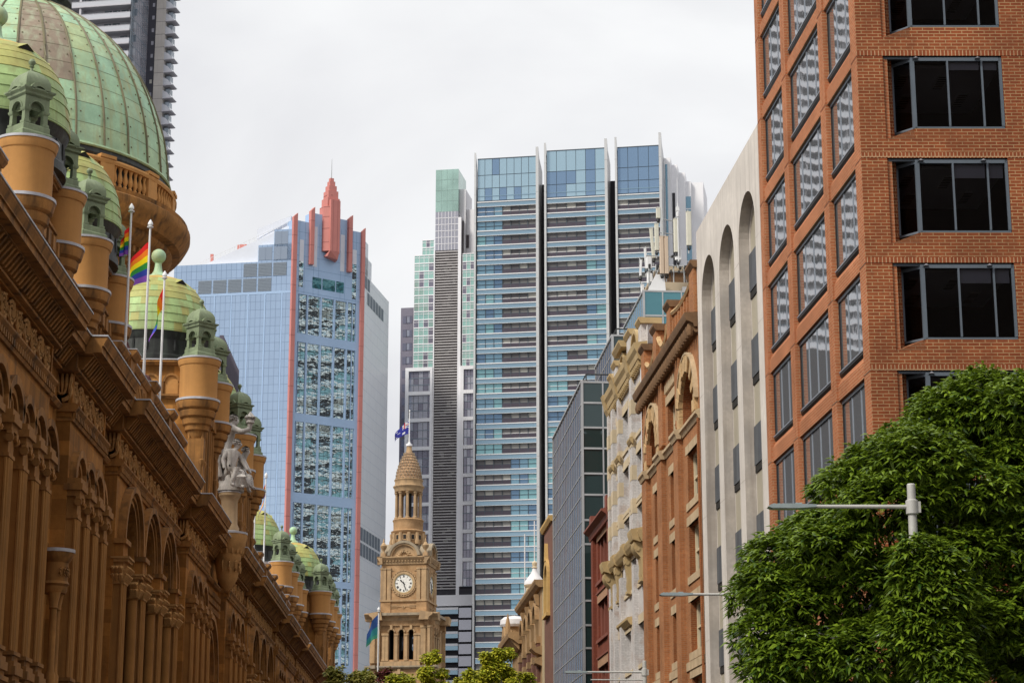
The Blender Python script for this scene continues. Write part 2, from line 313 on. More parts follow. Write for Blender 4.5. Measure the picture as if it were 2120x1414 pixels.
for si,(u0,u1,ty) in enumerate(segs):
    far=u0>125
    # cornice, brackets, flashing
    bc.prism(cornice_profile(.12,.95),'u',u0,u1)
    step=.34 if not far else .6
    k=u0+.3
    while k<u1-.25:
        bc.prism([(.16,16.52),(.30,16.52),(.62,16.94),(.16,16.94)],'u',k,k+step*.42); k+=step
    bl.box(u0-.03,u1+.03,.98,1.10,17.50,17.55); bl.box(u0-.03,u0+.2,-.9,.98,17.50,17.55); bl.box(u0-.02,u1+.02,-.9,.98,17.502,17.53)
    # frieze block with mouldings above and below
    bw.box(u0+.35,u1-.35,-1.0,.02,14.95,15.46); bw.box(u0+.35,u1-.35,-1.0,-.10,15.46,16.36); bw.box(u0+.35,u1-.35,-1.0,.04,16.36,16.42); bw.box(u0+.35,u0+.5,-1,.03,15.46,16.36); bw.box(u1-.5,u1-.35,-1,.03,15.46,16.36)
    bm.prism([(-1.0,15.18),(.12,15.18),(.22,15.30),(.22,15.36),(.12,15.45),(-1.0,15.45)],'u',u0+.3,u1-.3)
    k=u0+.4
    while k<u1-.4:
        bm.box(k,k+.13 if not far else k+.2,.05,.16,14.98,15.17); k+=.27 if not far else .5
    bm.prism([(-1.0,14.88),(.08,14.88),(.12,14.97),(-1.0,14.97)],'u',u0+.32,u1-.32)
    # carved scrolls: each panel its own relief mesh
    b=MB(FQ); L=u1-u0-1.0; n=max(4,int(round(L/1.02))); 
    for k in range(n): spiral(b,u0+.5+L*(k+.5)/n,-.03,(FZ0+FZ1)/2,.37,1 if k%2 else -1,turns=2.6,n=30 if not far else 14,t=.062)
    spiral(b,-.05,0,0,.01,n=4) if False else None
    b.build('carved_frieze',m_carve,Q)
    # console on the near end of the frieze
    b=MB(FQ); 
    pts=[];rs=[]
    for i in range(22):
        f=i/21; a=-.5*pi+f*2.6*pi; rr=.34*(1-.8*f); pts.append((u0+.28,-.28+rr*cos(a)*.9,15.86+rr*sin(a))); rs.append(.07*(1-.5*f))
    b.tube(pts,rs,6)
    for q in range(5): b.tube([(u0+.3,-.62+.15*q,16.35),(u0+.22,-.55+.13*q,16.0+.03*q),(u0+.3,-.5+.1*q,15.75)],[.05,.07,.03],5)
    b.build('scroll_console',m_carve,Q)
    if ty=='c':
        cs=cols.get(si) or [u0+1.05+(u1-u0-2.1)*k/3 for k in range(4)]
        edges=[u0+.35]+cs+[u1-.35]
        for c in cs: put(P_sh,c,.0)
        bw.pane(edges[0],cs[0],0,14.95,.0); bw.pane(cs[-1],edges[-1],0,14.95,.0)
        for k in range(len(cs)-1):
            a,c=cs[k],cs[k+1]; uc=(a+c)/2; h=(c-a)/2
            bw.archwall(a,c,0,14.95,uc,.24,13.45,12.2,.0,.5)
            bm.ring(uc,13.12,h-.02,h+.22,-.05,.22,n=12); bm.ring(uc,13.12,h-.26,h-.10,-.05,.10,n=12)
            bm.ring(uc,13.45,.24,.32,-.02,.05,n=8)
            q=MB(FQ); q.archpane(uc,.24,13.45,12.2,-.42); q.build('window',m_dglass,Q); nwin+=1
        for uu in (u0+.35,u1-.35): bw.quad((uu,0,0),(uu,-1,0),(uu,-1,15),(uu,0,15))
    else:
        n=4; cs=[u0+.9+(u1-u0-2.6)*k/3 for k in range(4)]; wdt=cs[1]-cs[0]
        cs5=cs+[cs[-1]+wdt*.0]
        for c in cs:
            put(P_pi,c,.0); 
            bw.box(c-.5,c+.5,-.02,.32,11.98,12.45)
            bm.box(c-.58,c+.58,-.02,.42,12.45,12.62)
        for k in range(3): put(P_co,cs[k]+wdt-.78,.02)
        bw.pane(u0+.35,cs[0],0,14.95,.0); bw.pane(cs[-1],u1-.35,0,14.95,.0)
        for uu in (u0+.35,u1-.35): bw.quad((uu,0,0),(uu,-1,0),(uu,-1,15),(uu,0,15))
        for k in range(3):
            a,c=cs[k],cs[k+1]; uc=(a+c)/2; r=wdt/2-.62
            bw.archwall(a,c,0,14.95,uc,r,12.62,5.0,.0,.75,n=16)
            R2=wdt/2-.04
            bm.ring(uc,12.62,R2-.22,R2,-.02,.30,n=18); bm.ring(uc,12.62,R2-.40,R2-.26,-.02,.17,n=18); bm.ring(uc,12.62,r,r+.13,-.1,.10,n=18)
            q=MB(FQ); q.archpane(uc,r,12.62,5.0,-.7,0,14)
            q.box(uc-.09,uc+.09,-.68,-.5,5,12.9,1); q.ring(uc,13.45,.36,.5,-.66,-.5,0,2*pi,14,1)
            for s in (-1,1): q.ring(uc+s*r/2,12.3,r/2-.14,r/2,-.66,-.5,0,pi,8,1); q.box(uc+s*(r-.07)-.07,uc+s*(r-.07)+.07,-.66,-.5,5,12.3,1)
            for zz in (7.2,9.2,11.0): q.box(uc-r,uc+r,-.66,-.56,zz,zz+.1,1)
            q.build('arched_window',[m_dglass,m_sandmo],Q); nwin+=1
# recesses between the segments
for a,c in zip(segs[:-1],segs[1:]):
    u0,u1=a[1],c[0]; w=u1-u0
    if w<.3: continue
    bc.prism(cornice_profile(-.35,.9),'u',u0,u1); bl.box(u0,u1,.46,.60,17.50,17.55)
    bm.prism([(-1.0,15.18),(-.3,15.18),(-.2,15.30),(-.3,15.45),(-1.0,15.45)],'u',u0,u1)
    k=u0+.15
    while k<u1-.1: bc.prism([(-.31,16.52),(-.17,16.52),(.12,16.94),(-.31,16.94)],'u',k,k+.15); k+=.34
    uc=(u0+u1)/2; r=w/2-.1
    if w<5:
        bw.archwall(u0-.36,u1+.36,0,17,uc,max(.3,r-.2),13.2,7,-.45,.4); bm.ring(uc,13.2,r-.1,r+.12,-.5,-.2,n=14); bm.ring(uc,13.2,r-.34,r-.2,-.5,-.36,n=14)
    else:
        bw.archwall(u0-.36,u1+.36,0,17,uc,2.3,10.4,0,-.45,.9,n=18)
        bm.ring(uc,10.4,2.9,3.15,-.5,-.1,n=22); bm.ring(uc,10.4,2.35,2.5,-.5,-.25,n=22)
        for zz in (13.75,14.15,14.55):
            k=u0
            while k<u1: bm.box(k,k+.16,-.45,-.25,zz,zz+.26); k+=.32
        b=MB(FQ)
        for k in range(11):
            an=pi*(k+.5)/11; spiral(b,uc+2.7*cos(an),-.42,10.4+2.7*sin(an),.2,1 if k%2 else -1,n=14,t=.05)
        b.build('carved_archivolt',m_carve,Q)
        b=MB(FQ); b.archpane(uc,2.3,10.4,0,-1.1); b.build('entrance_window',m_dglass,Q)
bw.build('wall',m_sand,Q); bm.build('mouldings',m_sandmo,Q); bc.build('cornice',m_sandmo,Q); bl.build('lead_flashing',m_lead,Q)
# corner balcony oriel between the first column groups
b=MB(FQ)
b.lathe([(.34,9.3),(.38,9.4),(.38,9.5),(.44,9.57),(.38,9.65),(.38,10.2),(.44,10.27),(.54,10.46),(.54,10.5)],61.2,.12,20,0)
b.lathe([(.56,10.5),(.56,10.6),(.0,10.66)],61.2,.12,20,1)
for k in (-.28,.22): b.lathe([(.16,6.6),(.16,6.9),(.11,7.0),(.105,8.8),(.14,8.85),(.12,8.9),(.19,9.3)],61.2+k,.18,12,0)
b.box(60.8,61.6,-.4,.3,5.5,6.6,0)
for k in range(7): spiral(b,60.85+k*.115,.12+.38*sqrt(max(0,1-((60.85+k*.115-61.2)/.42)**2))+.01,9.92,.11,1,n=10,t=.03)
b.build('balcony_oriel',[m_sandmo,m_lead],Q)
# ---------------- parapet
def parapet(u0,u1,d,z1,every=5.2):
    b=MB(FQ); fl=MB(FQ)
    b.box(u0,u1,d-.35,d,17.5,z1-.22); b.prism([(d-.42,z1-.22),(d+.05,z1-.22),(d+.16,z1-.08),(d+.16,z1),(d-.42,z1)],'u',u0,u1)
    fl.box(u0,u1,d-.4,d+.18,z1,z1+.035)
    k=u0+every*.5
    while k<u1-.4:
        b.box(k-.45,k+.45,d-.4,d+.16,17.5,z1-.05); b.prism([(d-.45,z1-.05),(d+.22,z1-.05),(d+.38,z1+.12),(d+.38,z1+.2),(d-.45,z1+.2)],'u',k-.62,k+.62)
        fl.box(k-.64,k+.64,d-.42,d+.40,z1+.2,z1+.235)
        for q in range(6):
            uu=k+.7+(every-1.4)*q/5
            if uu<u1-.2: b.tube([(uu,d+.02,18.0),(uu,d+.10,18.5),(uu,d+.03,z1-.5)],[.10,.16,.07],6)
        k+=every
    pp=b.build('parapet',m_sandmo,Q); fl.build('lead_flashing',m_lead,pp)
parapet(46,52.3,-.15,19.7,4.6); parapet(72.6,91.5,-.30,19.85,5.3); parapet(119,152,-.30,19.8,5.3); parapet(196.5,214,-.3,19.8,5.3)
for u0,u1,z1 in ((52.5,63.4,20.6),(69.1,74.4,22.2),(85,93.3,19.0)):
    b=MB(FQ); b.box(u0,u1,-4,-2.35,17.2,z1-.3,0); b.prism([(-4,z1-.3),(-2.3,z1-.3),(-2.05,z1-.1),(-2.05,z1),(-4,z1)],'u',u0-.1,u1+.1,1); b.box(u0-.1,u1+.1,-4,-2.03,z1,z1+.04,2)
    n=max(2,int((u1-u0)/2.1))
    for k in range(n):
        uu=u0+(u1-u0)*(k+.5)/n; b.ring(uu,z1-1.25,.42,.56,-2.4,-2.2,n=12,m=1); b.ring(uu,z1-1.25,.66,.74,-2.4,-2.26,n=12,m=1); b.archpane(uu,.42,z1-1.25,17.6,-2.33,3); b.box(uu-1.0,uu-.86,-2.4,-2.15,17.5,z1-.3,1)
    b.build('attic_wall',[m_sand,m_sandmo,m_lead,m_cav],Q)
mel=MB((0,0,0,1,1,0)); mel.lathe([(.85,0),(.92,.25),(.86,.6),(.65,.95),(.3,1.15),(0,1.2)],0,0,24)
for k in range(14):
    a=2*pi*k/14; mel.tube([(.86*cos(a),.86*sin(a),0),(.93*cos(a),.93*sin(a),.3),(.67*cos(a),.67*sin(a),.95),(.3*cos(a),.3*sin(a),1.17)],.06,5)
mel.lathe([(.75,-4),(.75,0)],0,0,12,1)
mo=None
for y in (81.5,88.0,94.6,126,132.4):
    loc=(-2.1,y-QY,21.1 if y<100 else 20.3)
    if mo is None: mo=mel.build('ribbed_vent_dome',[m_maroon,m_sandmo],Q,loc=loc)
    else: dup(mo,Q,loc)
# ---------------- turrets
t=MB((0,0,0,1,1,0))
t.lathe([(.0,20.2),(.16,20.25),(.30,20.5),(.42,20.75),(.45,20.95),(.55,21.0),(.57,21.2),(.66,21.27),(.70,21.5),(.66,21.56),(.80,21.62),(.85,21.85),(.80,21.92),(.93,22.0),(1.0,22.25),(1.0,22.34)],0,0,28,0)
t.lathe([(1.03,22.34),(1.03,22.44),(.90,22.47)],0,0,28,1)
t.lathe([(.88,22.46),(.88,23.9),(.90,23.95),(.90,24.0),(.94,24.03),(1.0,24.22),(1.0,24.3)],0,0,28,2)
t.lathe([(1.03,24.3),(1.03,24.38),(.0,24.44)],0,0,28,1)
for a in range(4):
    q=a*pi/2+pi/4; t.lathe([(.10,17.6),(.10,19.3),(.15,19.4),(.15,19.6),(.09,19.65),(.09,20.5),(.03,20.9)],.42*cos(q),.42*sin(q),8,0)
t.box(-.38,.38,-.38,.38,17.4,20.6,0)
TUR=t.build('turret',[m_sandmo,m_lead,m_sandsm],Q,loc=(-95,0,0))
c=MB((0,0,cos(pi/4),sin(pi/4),-sin(pi/4),cos(pi/4)))
c.sq([(.56,24.42),(.56,24.62),(.50,24.68),(.50,24.86),(.46,24.9)])
for su in (-1,1):
    for sv in (-1,1):
        c.sq([(.12,24.9),(.12,24.98),(.085,25.0),(.08,25.30),(.11,25.33),(.13,25.38),(.13,25.42)],su*.355,sv*.355)
for fi in range(4):
    fr=[(0,-1),(1,0),(0,1),(-1,0)][fi]; a=pi/4
    du=(fr[0]*cos(a)-fr[1]*sin(a),fr[0]*sin(a)+fr[1]*cos(a)); uu=(-du[1],du[0]); sv=c.fr; c.fr=(0,0,uu[0],uu[1],du[0],du[1])
    c.archwall(-.46,.46,25.42,25.9,0,.265,25.42,25.42,.46,.10,n=10); c.ring(0,25.42,.265,.32,.44,.49,n=10)
    c.pane(-.32,.32,25.42,25.9,.32); c.ring(0,25.92,.26,.40,.42,.60,.35,pi-.35,8); c.fr=sv
c.sq([(.46,25.82),(.46,25.86),(.52,25.90),(.52,25.98),(.60,26.05),(.60,26.10),(.50,26.12)])
P=[(.47,26.1),(.48,26.25),(.46,26.42),(.40,26.58),(.29,26.72),(.16,26.81),(.06,26.85)]
c.sq(P)
c.lathe([(.07,26.84),(.05,26.92),(.045,26.98),(.09,27.02),(.05,27.05),(.11,27.12),(.12,27.19),(.07,27.28),(0,27.3)],0,0,10)
c.build('cupola',m_copg,TUR)
TX={'A':(-2.0,[63.6,68.9,74.6,79.8]),'B':(0.0,[93.5,98.8,111.2,117.3]),'C':(-1.7,[160.9,167.0,172.7,178.0]),'D':(.25,[179.3,185.1,190.2,196.0])}
first=True
for key,(d,ys) in TX.items():
    for i in (0,2):
        y0,y1=ys[i],ys[i+1]; dep=y1-y0
        # tower body
        b=MB(FQ); e=.1
        z1=24.05
        b.box(y0,y1,d-dep,d,17.2,z1,0)
        for (z,o) in ((19.6,.14),(22.35,.16),(23.95,.22)):
            b.box(y0-.05-o*.4,y1+.05+o*.4,d-dep-.1,d+o,z,z+.10,1); b.box(y0-.05-o,y1+.05+o,d-dep-.1,d+o+.08,z+.10,z+.2,1)
        b.box(y0-.3,y1+.3,d-dep,d+.34,24.15,24.2,2)
        nP=5
        for k in range(nP):
            uu=y0+.95+(dep-1.9)*k/(nP-1)
            b.box(uu-.16,uu+.16,d-.02,d+.2,17.4,21.6,1); b.tube([(uu,d+.2,17.5),(uu,d+.2,21.5)],.09,8,1); b.box(uu-.24,uu+.24,d-.02,d+.36,21.6,22.1,1)
            if k<nP-1:
                uv=uu+(dep-1.9)/(nP-1)/2; b.ring(uv,20.9,.16,.30,d-.02,d+.12,n=8,m=1)
                b.ring(uv,23.0,.14,.24,d-.02,d+.1,n=8,m=1); b.box(uv-.14,uv+.14,d,d+.02,22.6,23.0,3)
        # arcaded panel on the north side
        b.fr=(d,y0-QY,-1,0,0,-1)
        for k in range(4):
            uu=1.25+k*.95
            if uu>dep-.4: break
            b.ring(uu,23.15,.30,.40,-.02,.10,n=10,m=1); b.box(uu-.46,uu-.36,-.02,.10,22.5,23.15,1); b.box(uu+.36,uu+.46,-.02,.10,22.5,23.15,1)
            b.archpane(uu,.30,23.15,22.55,.012,3)
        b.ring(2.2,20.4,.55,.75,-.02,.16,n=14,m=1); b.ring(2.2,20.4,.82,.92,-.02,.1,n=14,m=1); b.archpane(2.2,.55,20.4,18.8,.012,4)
        b.build('tower',[m_sand,m_sandmo,m_lead,m_sandsm,m_cav],Q)
        # dome
        cx,cy=d-dep/2+(.65 if key=='A' else .15),(y0+y1)/2-QY+(.6 if key=='A' else 0); R=2.5
        b=MB((cx,cy,1,0,0,1)); b.lathe([(R+.12,24.2),(R+.12,24.5),(R+.02,24.6),(R-.02,25.3),(R+.10,25.5),(R+.16,25.7),(R+.20,25.75)],0,0,40,0)
        for k in range(24):
            a=2*pi*k/24; b.lathe([(.05,24.75),(.07,25.0),(.04,25.3)],(R+.0)*cos(a),(R+.0)*sin(a),6,0)
        dm=b.build('dome_drum',m_black,Q)
        b=MB((cx,cy,1,0,0,1)); rows=11; prof=[];mats=[]
        def pr(f): return R*1.06*cos(f*pi/2*.93)**.82, 25.72+3.15*sin(f*pi/2*.97)
        pts=[pr(k/rows) for k in range(rows+1)]
        for k in range(rows):
            r0,z0=pts[k]; r1,z1=pts[k+1]; mm=1 if k<4 else (2 if k<8 else 0)
            b.lathe([(r0+.02,z0-.05),(r0+.05,z0-.03),(r1+.015,z1)],0,0,40,mm,True,caps=False,mf=lambda i,j,mm=mm,k=k:(mm if ((j*7+k*13)%11) else (2 if mm!=2 else 1)))
        r,z=pts[-1]
        b.lathe([(r+.1,z-.03),(r+.05,z+.1),(.32,z+.2),(.22,z+.35),(.17,z+.6),(.16,z+.75),(.2,z+.8)],0,0,16,3)
        b.lathe([(.36*sin(pi*i/8+.001),z+1.12-.36*cos(pi*i/8)) for i in range(9)],0,0,16,3)
        for k in range(6):
            a=2*pi*k/6+.3; rr,zz=pr(.62); rr+=.03
            q0=(rr*cos(a),rr*sin(a)); tn=(-sin(a),cos(a))
            b.F([b.P(q0[0]-tn[0]*.3,q0[1]-tn[1]*.3,zz-.02),b.P(q0[0]+tn[0]*.3,q0[1]+tn[1]*.3,zz-.02),b.P(q0[0]*1.02,q0[1]*1.02,zz+.15)],5)
            r2,z2=pr(.78)
            for s in (-1,1): b.F([b.P(q0[0]+s*tn[0]*.36,q0[1]+s*tn[1]*.36,zz-.02),b.P(q0[0]*1.03,q0[1]*1.03,zz+.19),b.P(r2*cos(a),r2*sin(a),z2)],2)
        b.build('shingle_dome',[m_shy,m_shg,m_shm,m_cop[0],m_coprib,m_cav],Q)
        for yy in (y0,y1):
            for dd in ((d,d-dep) if True else (d,)):
                loc=(dd,yy-QY,-.18)
                if first: TUR.location=loc; first=False
                else: dup(TUR,Q,loc)
# ---------------- great central dome
DX,DY=-24.0+12,106-QY; R=8.3
DPF=[(36.9,8.33),(38.5,8.17),(39.6,7.97),(41.27,7.43),(42.66,6.8),(43.76,6.12),(44.63,5.4),(45.48,4.44),(46.15,3.5),(46.75,2.42),(47.2,1.5)]
b=MB((DX,DY,1,0,0,1)); RI=random.Random(11); ng=32; rows=11
DL=[0.]
for (z_a,r_a),(z_b,r_b) in zip(DPF[:-1],DPF[1:]): DL.append(DL[-1]+hypot(z_b-z_a,r_b-r_a))
def dp(f): return float(np.interp(f*DL[-1],DL,[r_ for _,r_ in DPF])),float(np.interp(f*DL[-1],DL,[z_ for z_,_ in DPF]))
pts=[dp(k/rows*.97) for k in range(rows+1)]
gm={}
for j in range(ng):
    for k in range(rows):
        q=RI.random(); gm[j,k]=0 if q<.52 else (2 if q<.70 else (4 if q<.84 else (1 if q<.95 else 5)))
        if k>=rows-2: gm[j,k]=4 if q<.5 else 1
base=23   # gore facing the street camera
for j in (25,26):
    for k in range(3,rows-2): gm[j,k]=3
prof=[]
sub=3
allp=[dp((k/sub)/rows*.97) for k in range(rows*sub+1)]
b.lathe(allp,0,0,ng*2,0,True,caps=False,mf=lambda i,j:gm[(j//2)%ng,i//sub])
dome=b.build('great_dome',m_cop,Q)
b=MB((DX,DY,1,0,0,1))
for j in range(ng):
    a=2*pi*j/ng; b.tube([(r*1.004*cos(a),r*1.004*sin(a),z) for r,z in [dp(k/16*.97) for k in range(17)]],.062,6)
for k in range(1,rows):
    r,z=pts[k]; b.lathe([(r-.01,z-.012),(r+.010,z-.008),(r+.009,z+.009),(r-.02,z+.012)],0,0,64,0,True,caps=False)
for j in range(ng*2):
    for k in range(rows-3):
        r,z=dp((k+.5)/rows*.97); r2,z2=dp((k+.6)/rows*.97); a=2*pi*(j+.5+(.18 if j%2 else -.18))/(2*ng)
        nx=.035; b.lathe([(.07,-.0),(.04,.03),(0,.04)],0,0,3) if False else None
        b.box(r*cos(a)-.032,r*cos(a)+.032,r*sin(a)-.032,r*sin(a)+.032,z-.032,z+.032)
b.build('dome_ribs',m_coprib,dome)
b=MB((DX,DY,1,0,0,1)); r,z=pts[-1]
b.lathe([(r+.55,z-.5),(r+.65,z-.2),(r+.5,z),(r+.75,z+.25),(r+.75,z+.5),(r+.3,z+.55)],0,0,40,1); b.lathe([(r+.2,z+.5),(r+.2,z+1.1),(r+.05,z+1.3),(r-.1,z+4.5),(r+.4,z+4.8),(r+.4,z+5.1),(r*.7,z+6.5),(.3,z+7.5),(.1,z+9)],0,0,24,0)
for k in range(16):
    a=2*pi*k/16; b.lathe([(.16,z+1.2),(.13,z+4.5)],(r+.1)*cos(a),(r+.1)*sin(a),8,0)
b.build('lantern',[m_cop[2],m_black],dome)
b=MB((DX,DY,1,0,0,1))
b.lathe([(R+.10,36.82),(R+.16,36.88),(R+.12,36.98),(R-.1,37.06)],0,0,64,0); b.lathe([(R-.02,34.8),(R-.02,36.4),(R+.06,36.55),(R+.02,36.82)],0,0,64,1)
b.build('dome_kerb',[m_cop[1],m_black],dome)
b=MB((DX,DY,1,0,0,1)); RB=R+.22
b.lathe([(RB-.1,34.75),(RB+.15,34.75),(RB+.15,34.95),(RB-.1,34.95)],0,0,64,0,caps=False); b.lathe([(RB-.15,36.0),(RB+.22,36.0),(RB+.26,36.15),(RB+.22,36.25),(RB-.15,36.25)],0,0,64,0,caps=False)
for k in range(16):
    a0=2*pi*k/16; 
    for q,(w,d2) in enumerate(((.42,.16),)):
        b.fr=(DX+RB*cos(a0),DY+RB*sin(a0),-sin(a0),cos(a0),cos(a0),sin(a0)); b.box(-w,w,-.16,.2,34.75,36.3)
        b.box(-w-.06,w+.06,-.2,.28,36.25,36.42); b.box(-w-.05,w+.05,-.2,.26,34.7,34.98)
    for q in range(7):
        a=a0+2*pi/16*(.17+.66*q/6); b.fr=(DX+RB*cos(a),DY+RB*sin(a),-sin(a),cos(a),cos(a),sin(a))
        b.lathe([(.11,34.95),(.11,35.05),(.07,35.1),(.14,35.3),(.13,35.45),(.07,35.75),(.11,35.92),(.13,36.0)],0,.02,8)
b.fr=(DX,DY,1,0,0,1)
b.build('dome_balustrade',m_sandsm,Q)
b=MB((DX,DY,1,0,0,1))
b.lathe([(R-.9,27),(R-.9,31.6),(R-.75,31.7),(R-.75,31.9),(R-.4,32.1),(R-.3,32.4),(R+.1,32.6),(R+.35,32.95),(R+.35,33.1),(R+.75,33.2),(R+1.0,33.5),(R+1.2,33.85),(R+1.27,34.0),(R+1.27,34.3),(R+1.1,34.42),(R+1.15,34.62),(R+.3,34.75)],0,0,96,0)
for k in range(96):
    a=2*pi*k/96; b.fr=(DX+(R-.45)*cos(a),DY+(R-.45)*sin(a),-sin(a),cos(a),cos(a),sin(a)); b.box(-.09,.09,0,.28,32.08,32.42,0)
for k in range(36):
    a=2*pi*k/36; b.fr=(DX+(R-.9)*cos(a),DY+(R-.9)*sin(a),-sin(a),cos(a),cos(a),sin(a))
    b.ring(0,30.6,.42,.58,-.05,.12,n=10,m=0); b.archpane(0,.42,30.6,28.2,.03,1)
    b.lathe([(.1,28),(.09,30.3),(.16,30.5),(.16,30.65)],.69,.1,8,0)
b.fr=(DX,DY,1,0,0,1); b.lathe([(R+.2,20),(R+.2,26.6),(R-.4,27.0),(R-.8,27.1)],0,0,64,0)
b.build('dome_tambour',[m_sandmo,m_cav],Q)
# bracket and pedestal carrying the statue
b=MB(FQ); uc=104.9
b.lathe([(.1,14.9),(.30,15.1),(.52,15.5),(.61,16.0),(.65,16.5),(.68,16.55),(.68,16.75),(.81,16.95),(.9,17.35),(.95,17.6),(.95,17.75)],uc,.36,26,0); b.lathe([(.97,17.75),(.97,17.85),(.5,17.95)],uc,.36,26,1)
for k in range(16):
    a=2*pi*k/16; b.lathe([(.06,16.75),(.1,16.95),(.1,17.2)],uc+.73*cos(a),.36+.73*sin(a),6,0)
for k in range(7):
    a=-.6+k*.55; spiral(b,uc-.0+.63*sin(a-1.3),.36+.63*cos(a-1.3)+.02,16.1,.24,1 if k%2 else -1,n=12,t=.05)
b.build('statue_bracket',[m_carve,m_lead],Q)
b=MB(FQ); b.lathe([(.54,17.9),(.54,18.1),(.44,18.3),(.42,19.4),(.46,19.6),(.56,19.75),(.56,19.9)],uc,.35,24,0); b.lathe([(.58,19.9),(.58,19.97),(.0,20.0)],uc,.35,24,1)
b.build('statue_pedestal',[M('pale stone',(.50,.35,.20),.25,1,.8,streak=.4),m_lead],Q)
# ================================================================ statue group on the arcade building
m_marble=M('grey weathered marble',(.62,.58,.54),.4,2.5,.8,.4,12,streak=.75,dark=(.16,.14,.12))
ST=thing('statue_group','weathered grey marble statue group, torch raiser above two seated figures, on a round pedestal','statue',(-11.65,104.9,20.0))
def figure(name,J,E,root,parent,sub=2):
    me=bpy.data.meshes.new(name); names=list(J); me.from_pydata([J[k][:3] for k in names],[(names.index(a),names.index(b_)) for a,b_ in E],[])
    o=bpy.data.objects.new(name,me); COL.objects.link(o); o.parent=parent; me.materials.append(m_marble)
    o.modifiers.new('skin','SKIN'); sk=me.skin_vertices[0].data
    for i,k in enumerate(names): r=J[k][3]; sk[i].radius=(r,r); sk[i].use_root=(k==root)
    s=o.modifiers.new('sub','SUBSURF'); s.levels=sub; s.render_levels=sub
    o.modifiers['skin'].use_smooth_shade=True
    return o
def body(p): return p
EB=[('pel','wst'),('wst','chest'),('chest','neck'),('neck','head'),('head','crown'),('head','nose'),('chest','shL'),('shL','elL'),('elL','wrL'),('wrL','haL'),('chest','shR'),('shR','elR'),('elR','wrR'),('wrR','haR'),('pel','hipL'),('hipL','knL'),('knL','anL'),('anL','toL'),('pel','hipR'),('hipR','knR'),('knR','anR'),('anR','toR')]
# local axes: x towards the street (right in the photo), y along the street (away), z up
def hair(parent,c,r):
    b=MB((0,0,1,0,0,1)); R=random.Random(3)
    for k in range(34):
        a=R.uniform(0,2*pi); e=R.uniform(-.1,1.4); p=(c[0]+r*cos(a)*cos(e)-.03,c[1]+r*sin(a)*cos(e),c[2]+r*sin(e))
        b.tube([(p[0],p[1],p[2]-.05),p,(p[0]+.03,p[1],p[2]+.06)],[.05,.08,.04],6)
    b.build('hair',m_marble,parent)
f1=figure('standing_figure',{'pel':(-.30,.05,1.95,.30),'wst':(-.26,.05,2.30,.25),'chest':(-.18,.05,2.75,.31),'neck':(-.02,.03,3.10,.13),'head':(.10,.0,3.34,.17),'crown':(.05,.0,3.53,.14),'nose':(.30,-.02,3.33,.06),
 'shL':(.10,-.34,2.92,.17),'elL':(.48,-.46,2.72,.15),'wrL':(.76,-.40,2.86,.11),'haL':(.82,-.38,2.98,.10),'shR':(-.28,.42,2.90,.17),'elR':(-.1,.62,2.5,.12),'wrR':(.28,.5,2.32,.09),'haR':(.42,.45,2.3,.08),
 'hipL':(-.28,-.14,1.7,.25),'knL':(-.05,-.22,1.05,.18),'anL':(-.35,-.2,.5,.12),'toL':(-.2,-.22,.42,.1),'hipR':(-.38,.24,1.7,.25),'knR':(-.3,.3,1.0,.18),'anR':(-.45,.3,.45,.12),'toR':(-.3,.32,.38,.1)},EB,'pel',ST)
hair(f1,(.06,0,3.42),.2)
b=MB((0,0,1,0,0,1)); b.tube([(.80,-.38,2.75),(.83,-.38,3.12)],[.06,.13],8); b.lathe([(.13,3.12),(.2,3.18),(.14,3.36),(.16,3.5),(.05,3.68),(0,3.72)],.83,-.38,10)
for k in range(6): b.tube([(.83+.1*cos(k),-.38+.1*sin(k),3.2),(.83+.19*cos(k+.6),-.38+.19*sin(k+.6),3.42),(.83+.05*cos(k),-.38+.05*sin(k),3.66)],[.07,.1,.02],6)
b.build('torch',m_marble,f1); f1.scale=(1.15,1.2,1.1); f1.location=(.02,0,.02)
f2=figure('seated_woman',{'pel':(.02,-.42,1.0,.28),'wst':(.05,-.45,1.35,.22),'chest':(.12,-.46,1.72,.26),'neck':(.26,-.48,2.0,.10),'head':(.36,-.5,2.2,.155),'crown':(.32,-.5,2.38,.13),'nose':(.53,-.52,2.17,.05),
 'shL':(-.14,-.62,1.86,.13),'elL':(-.3,-.66,1.42,.10),'wrL':(-.22,-.78,1.06,.07),'haL':(-.2,-.84,.96,.06),'shR':(.36,-.3,1.8,.13),'elR':(.56,-.32,1.42,.1),'wrR':(.78,-.36,1.05,.07),'haR':(.84,-.38,.96,.06),
 'hipL':(.06,-.56,.9,.2),'knL':(.36,-.72,.96,.16),'anL':(.12,-.78,.26,.09),'toL':(.26,-.82,.15,.08),'hipR':(.16,-.34,.92,.2),'knR':(.62,-.5,.86,.16),'anR':(.56,-.6,.2,.09),'toR':(.72,-.64,.1,.08)},EB,'pel',ST)
hair(f2,(.31,-.5,2.26),.19); f2.scale=(1.12,1.12,1.06)
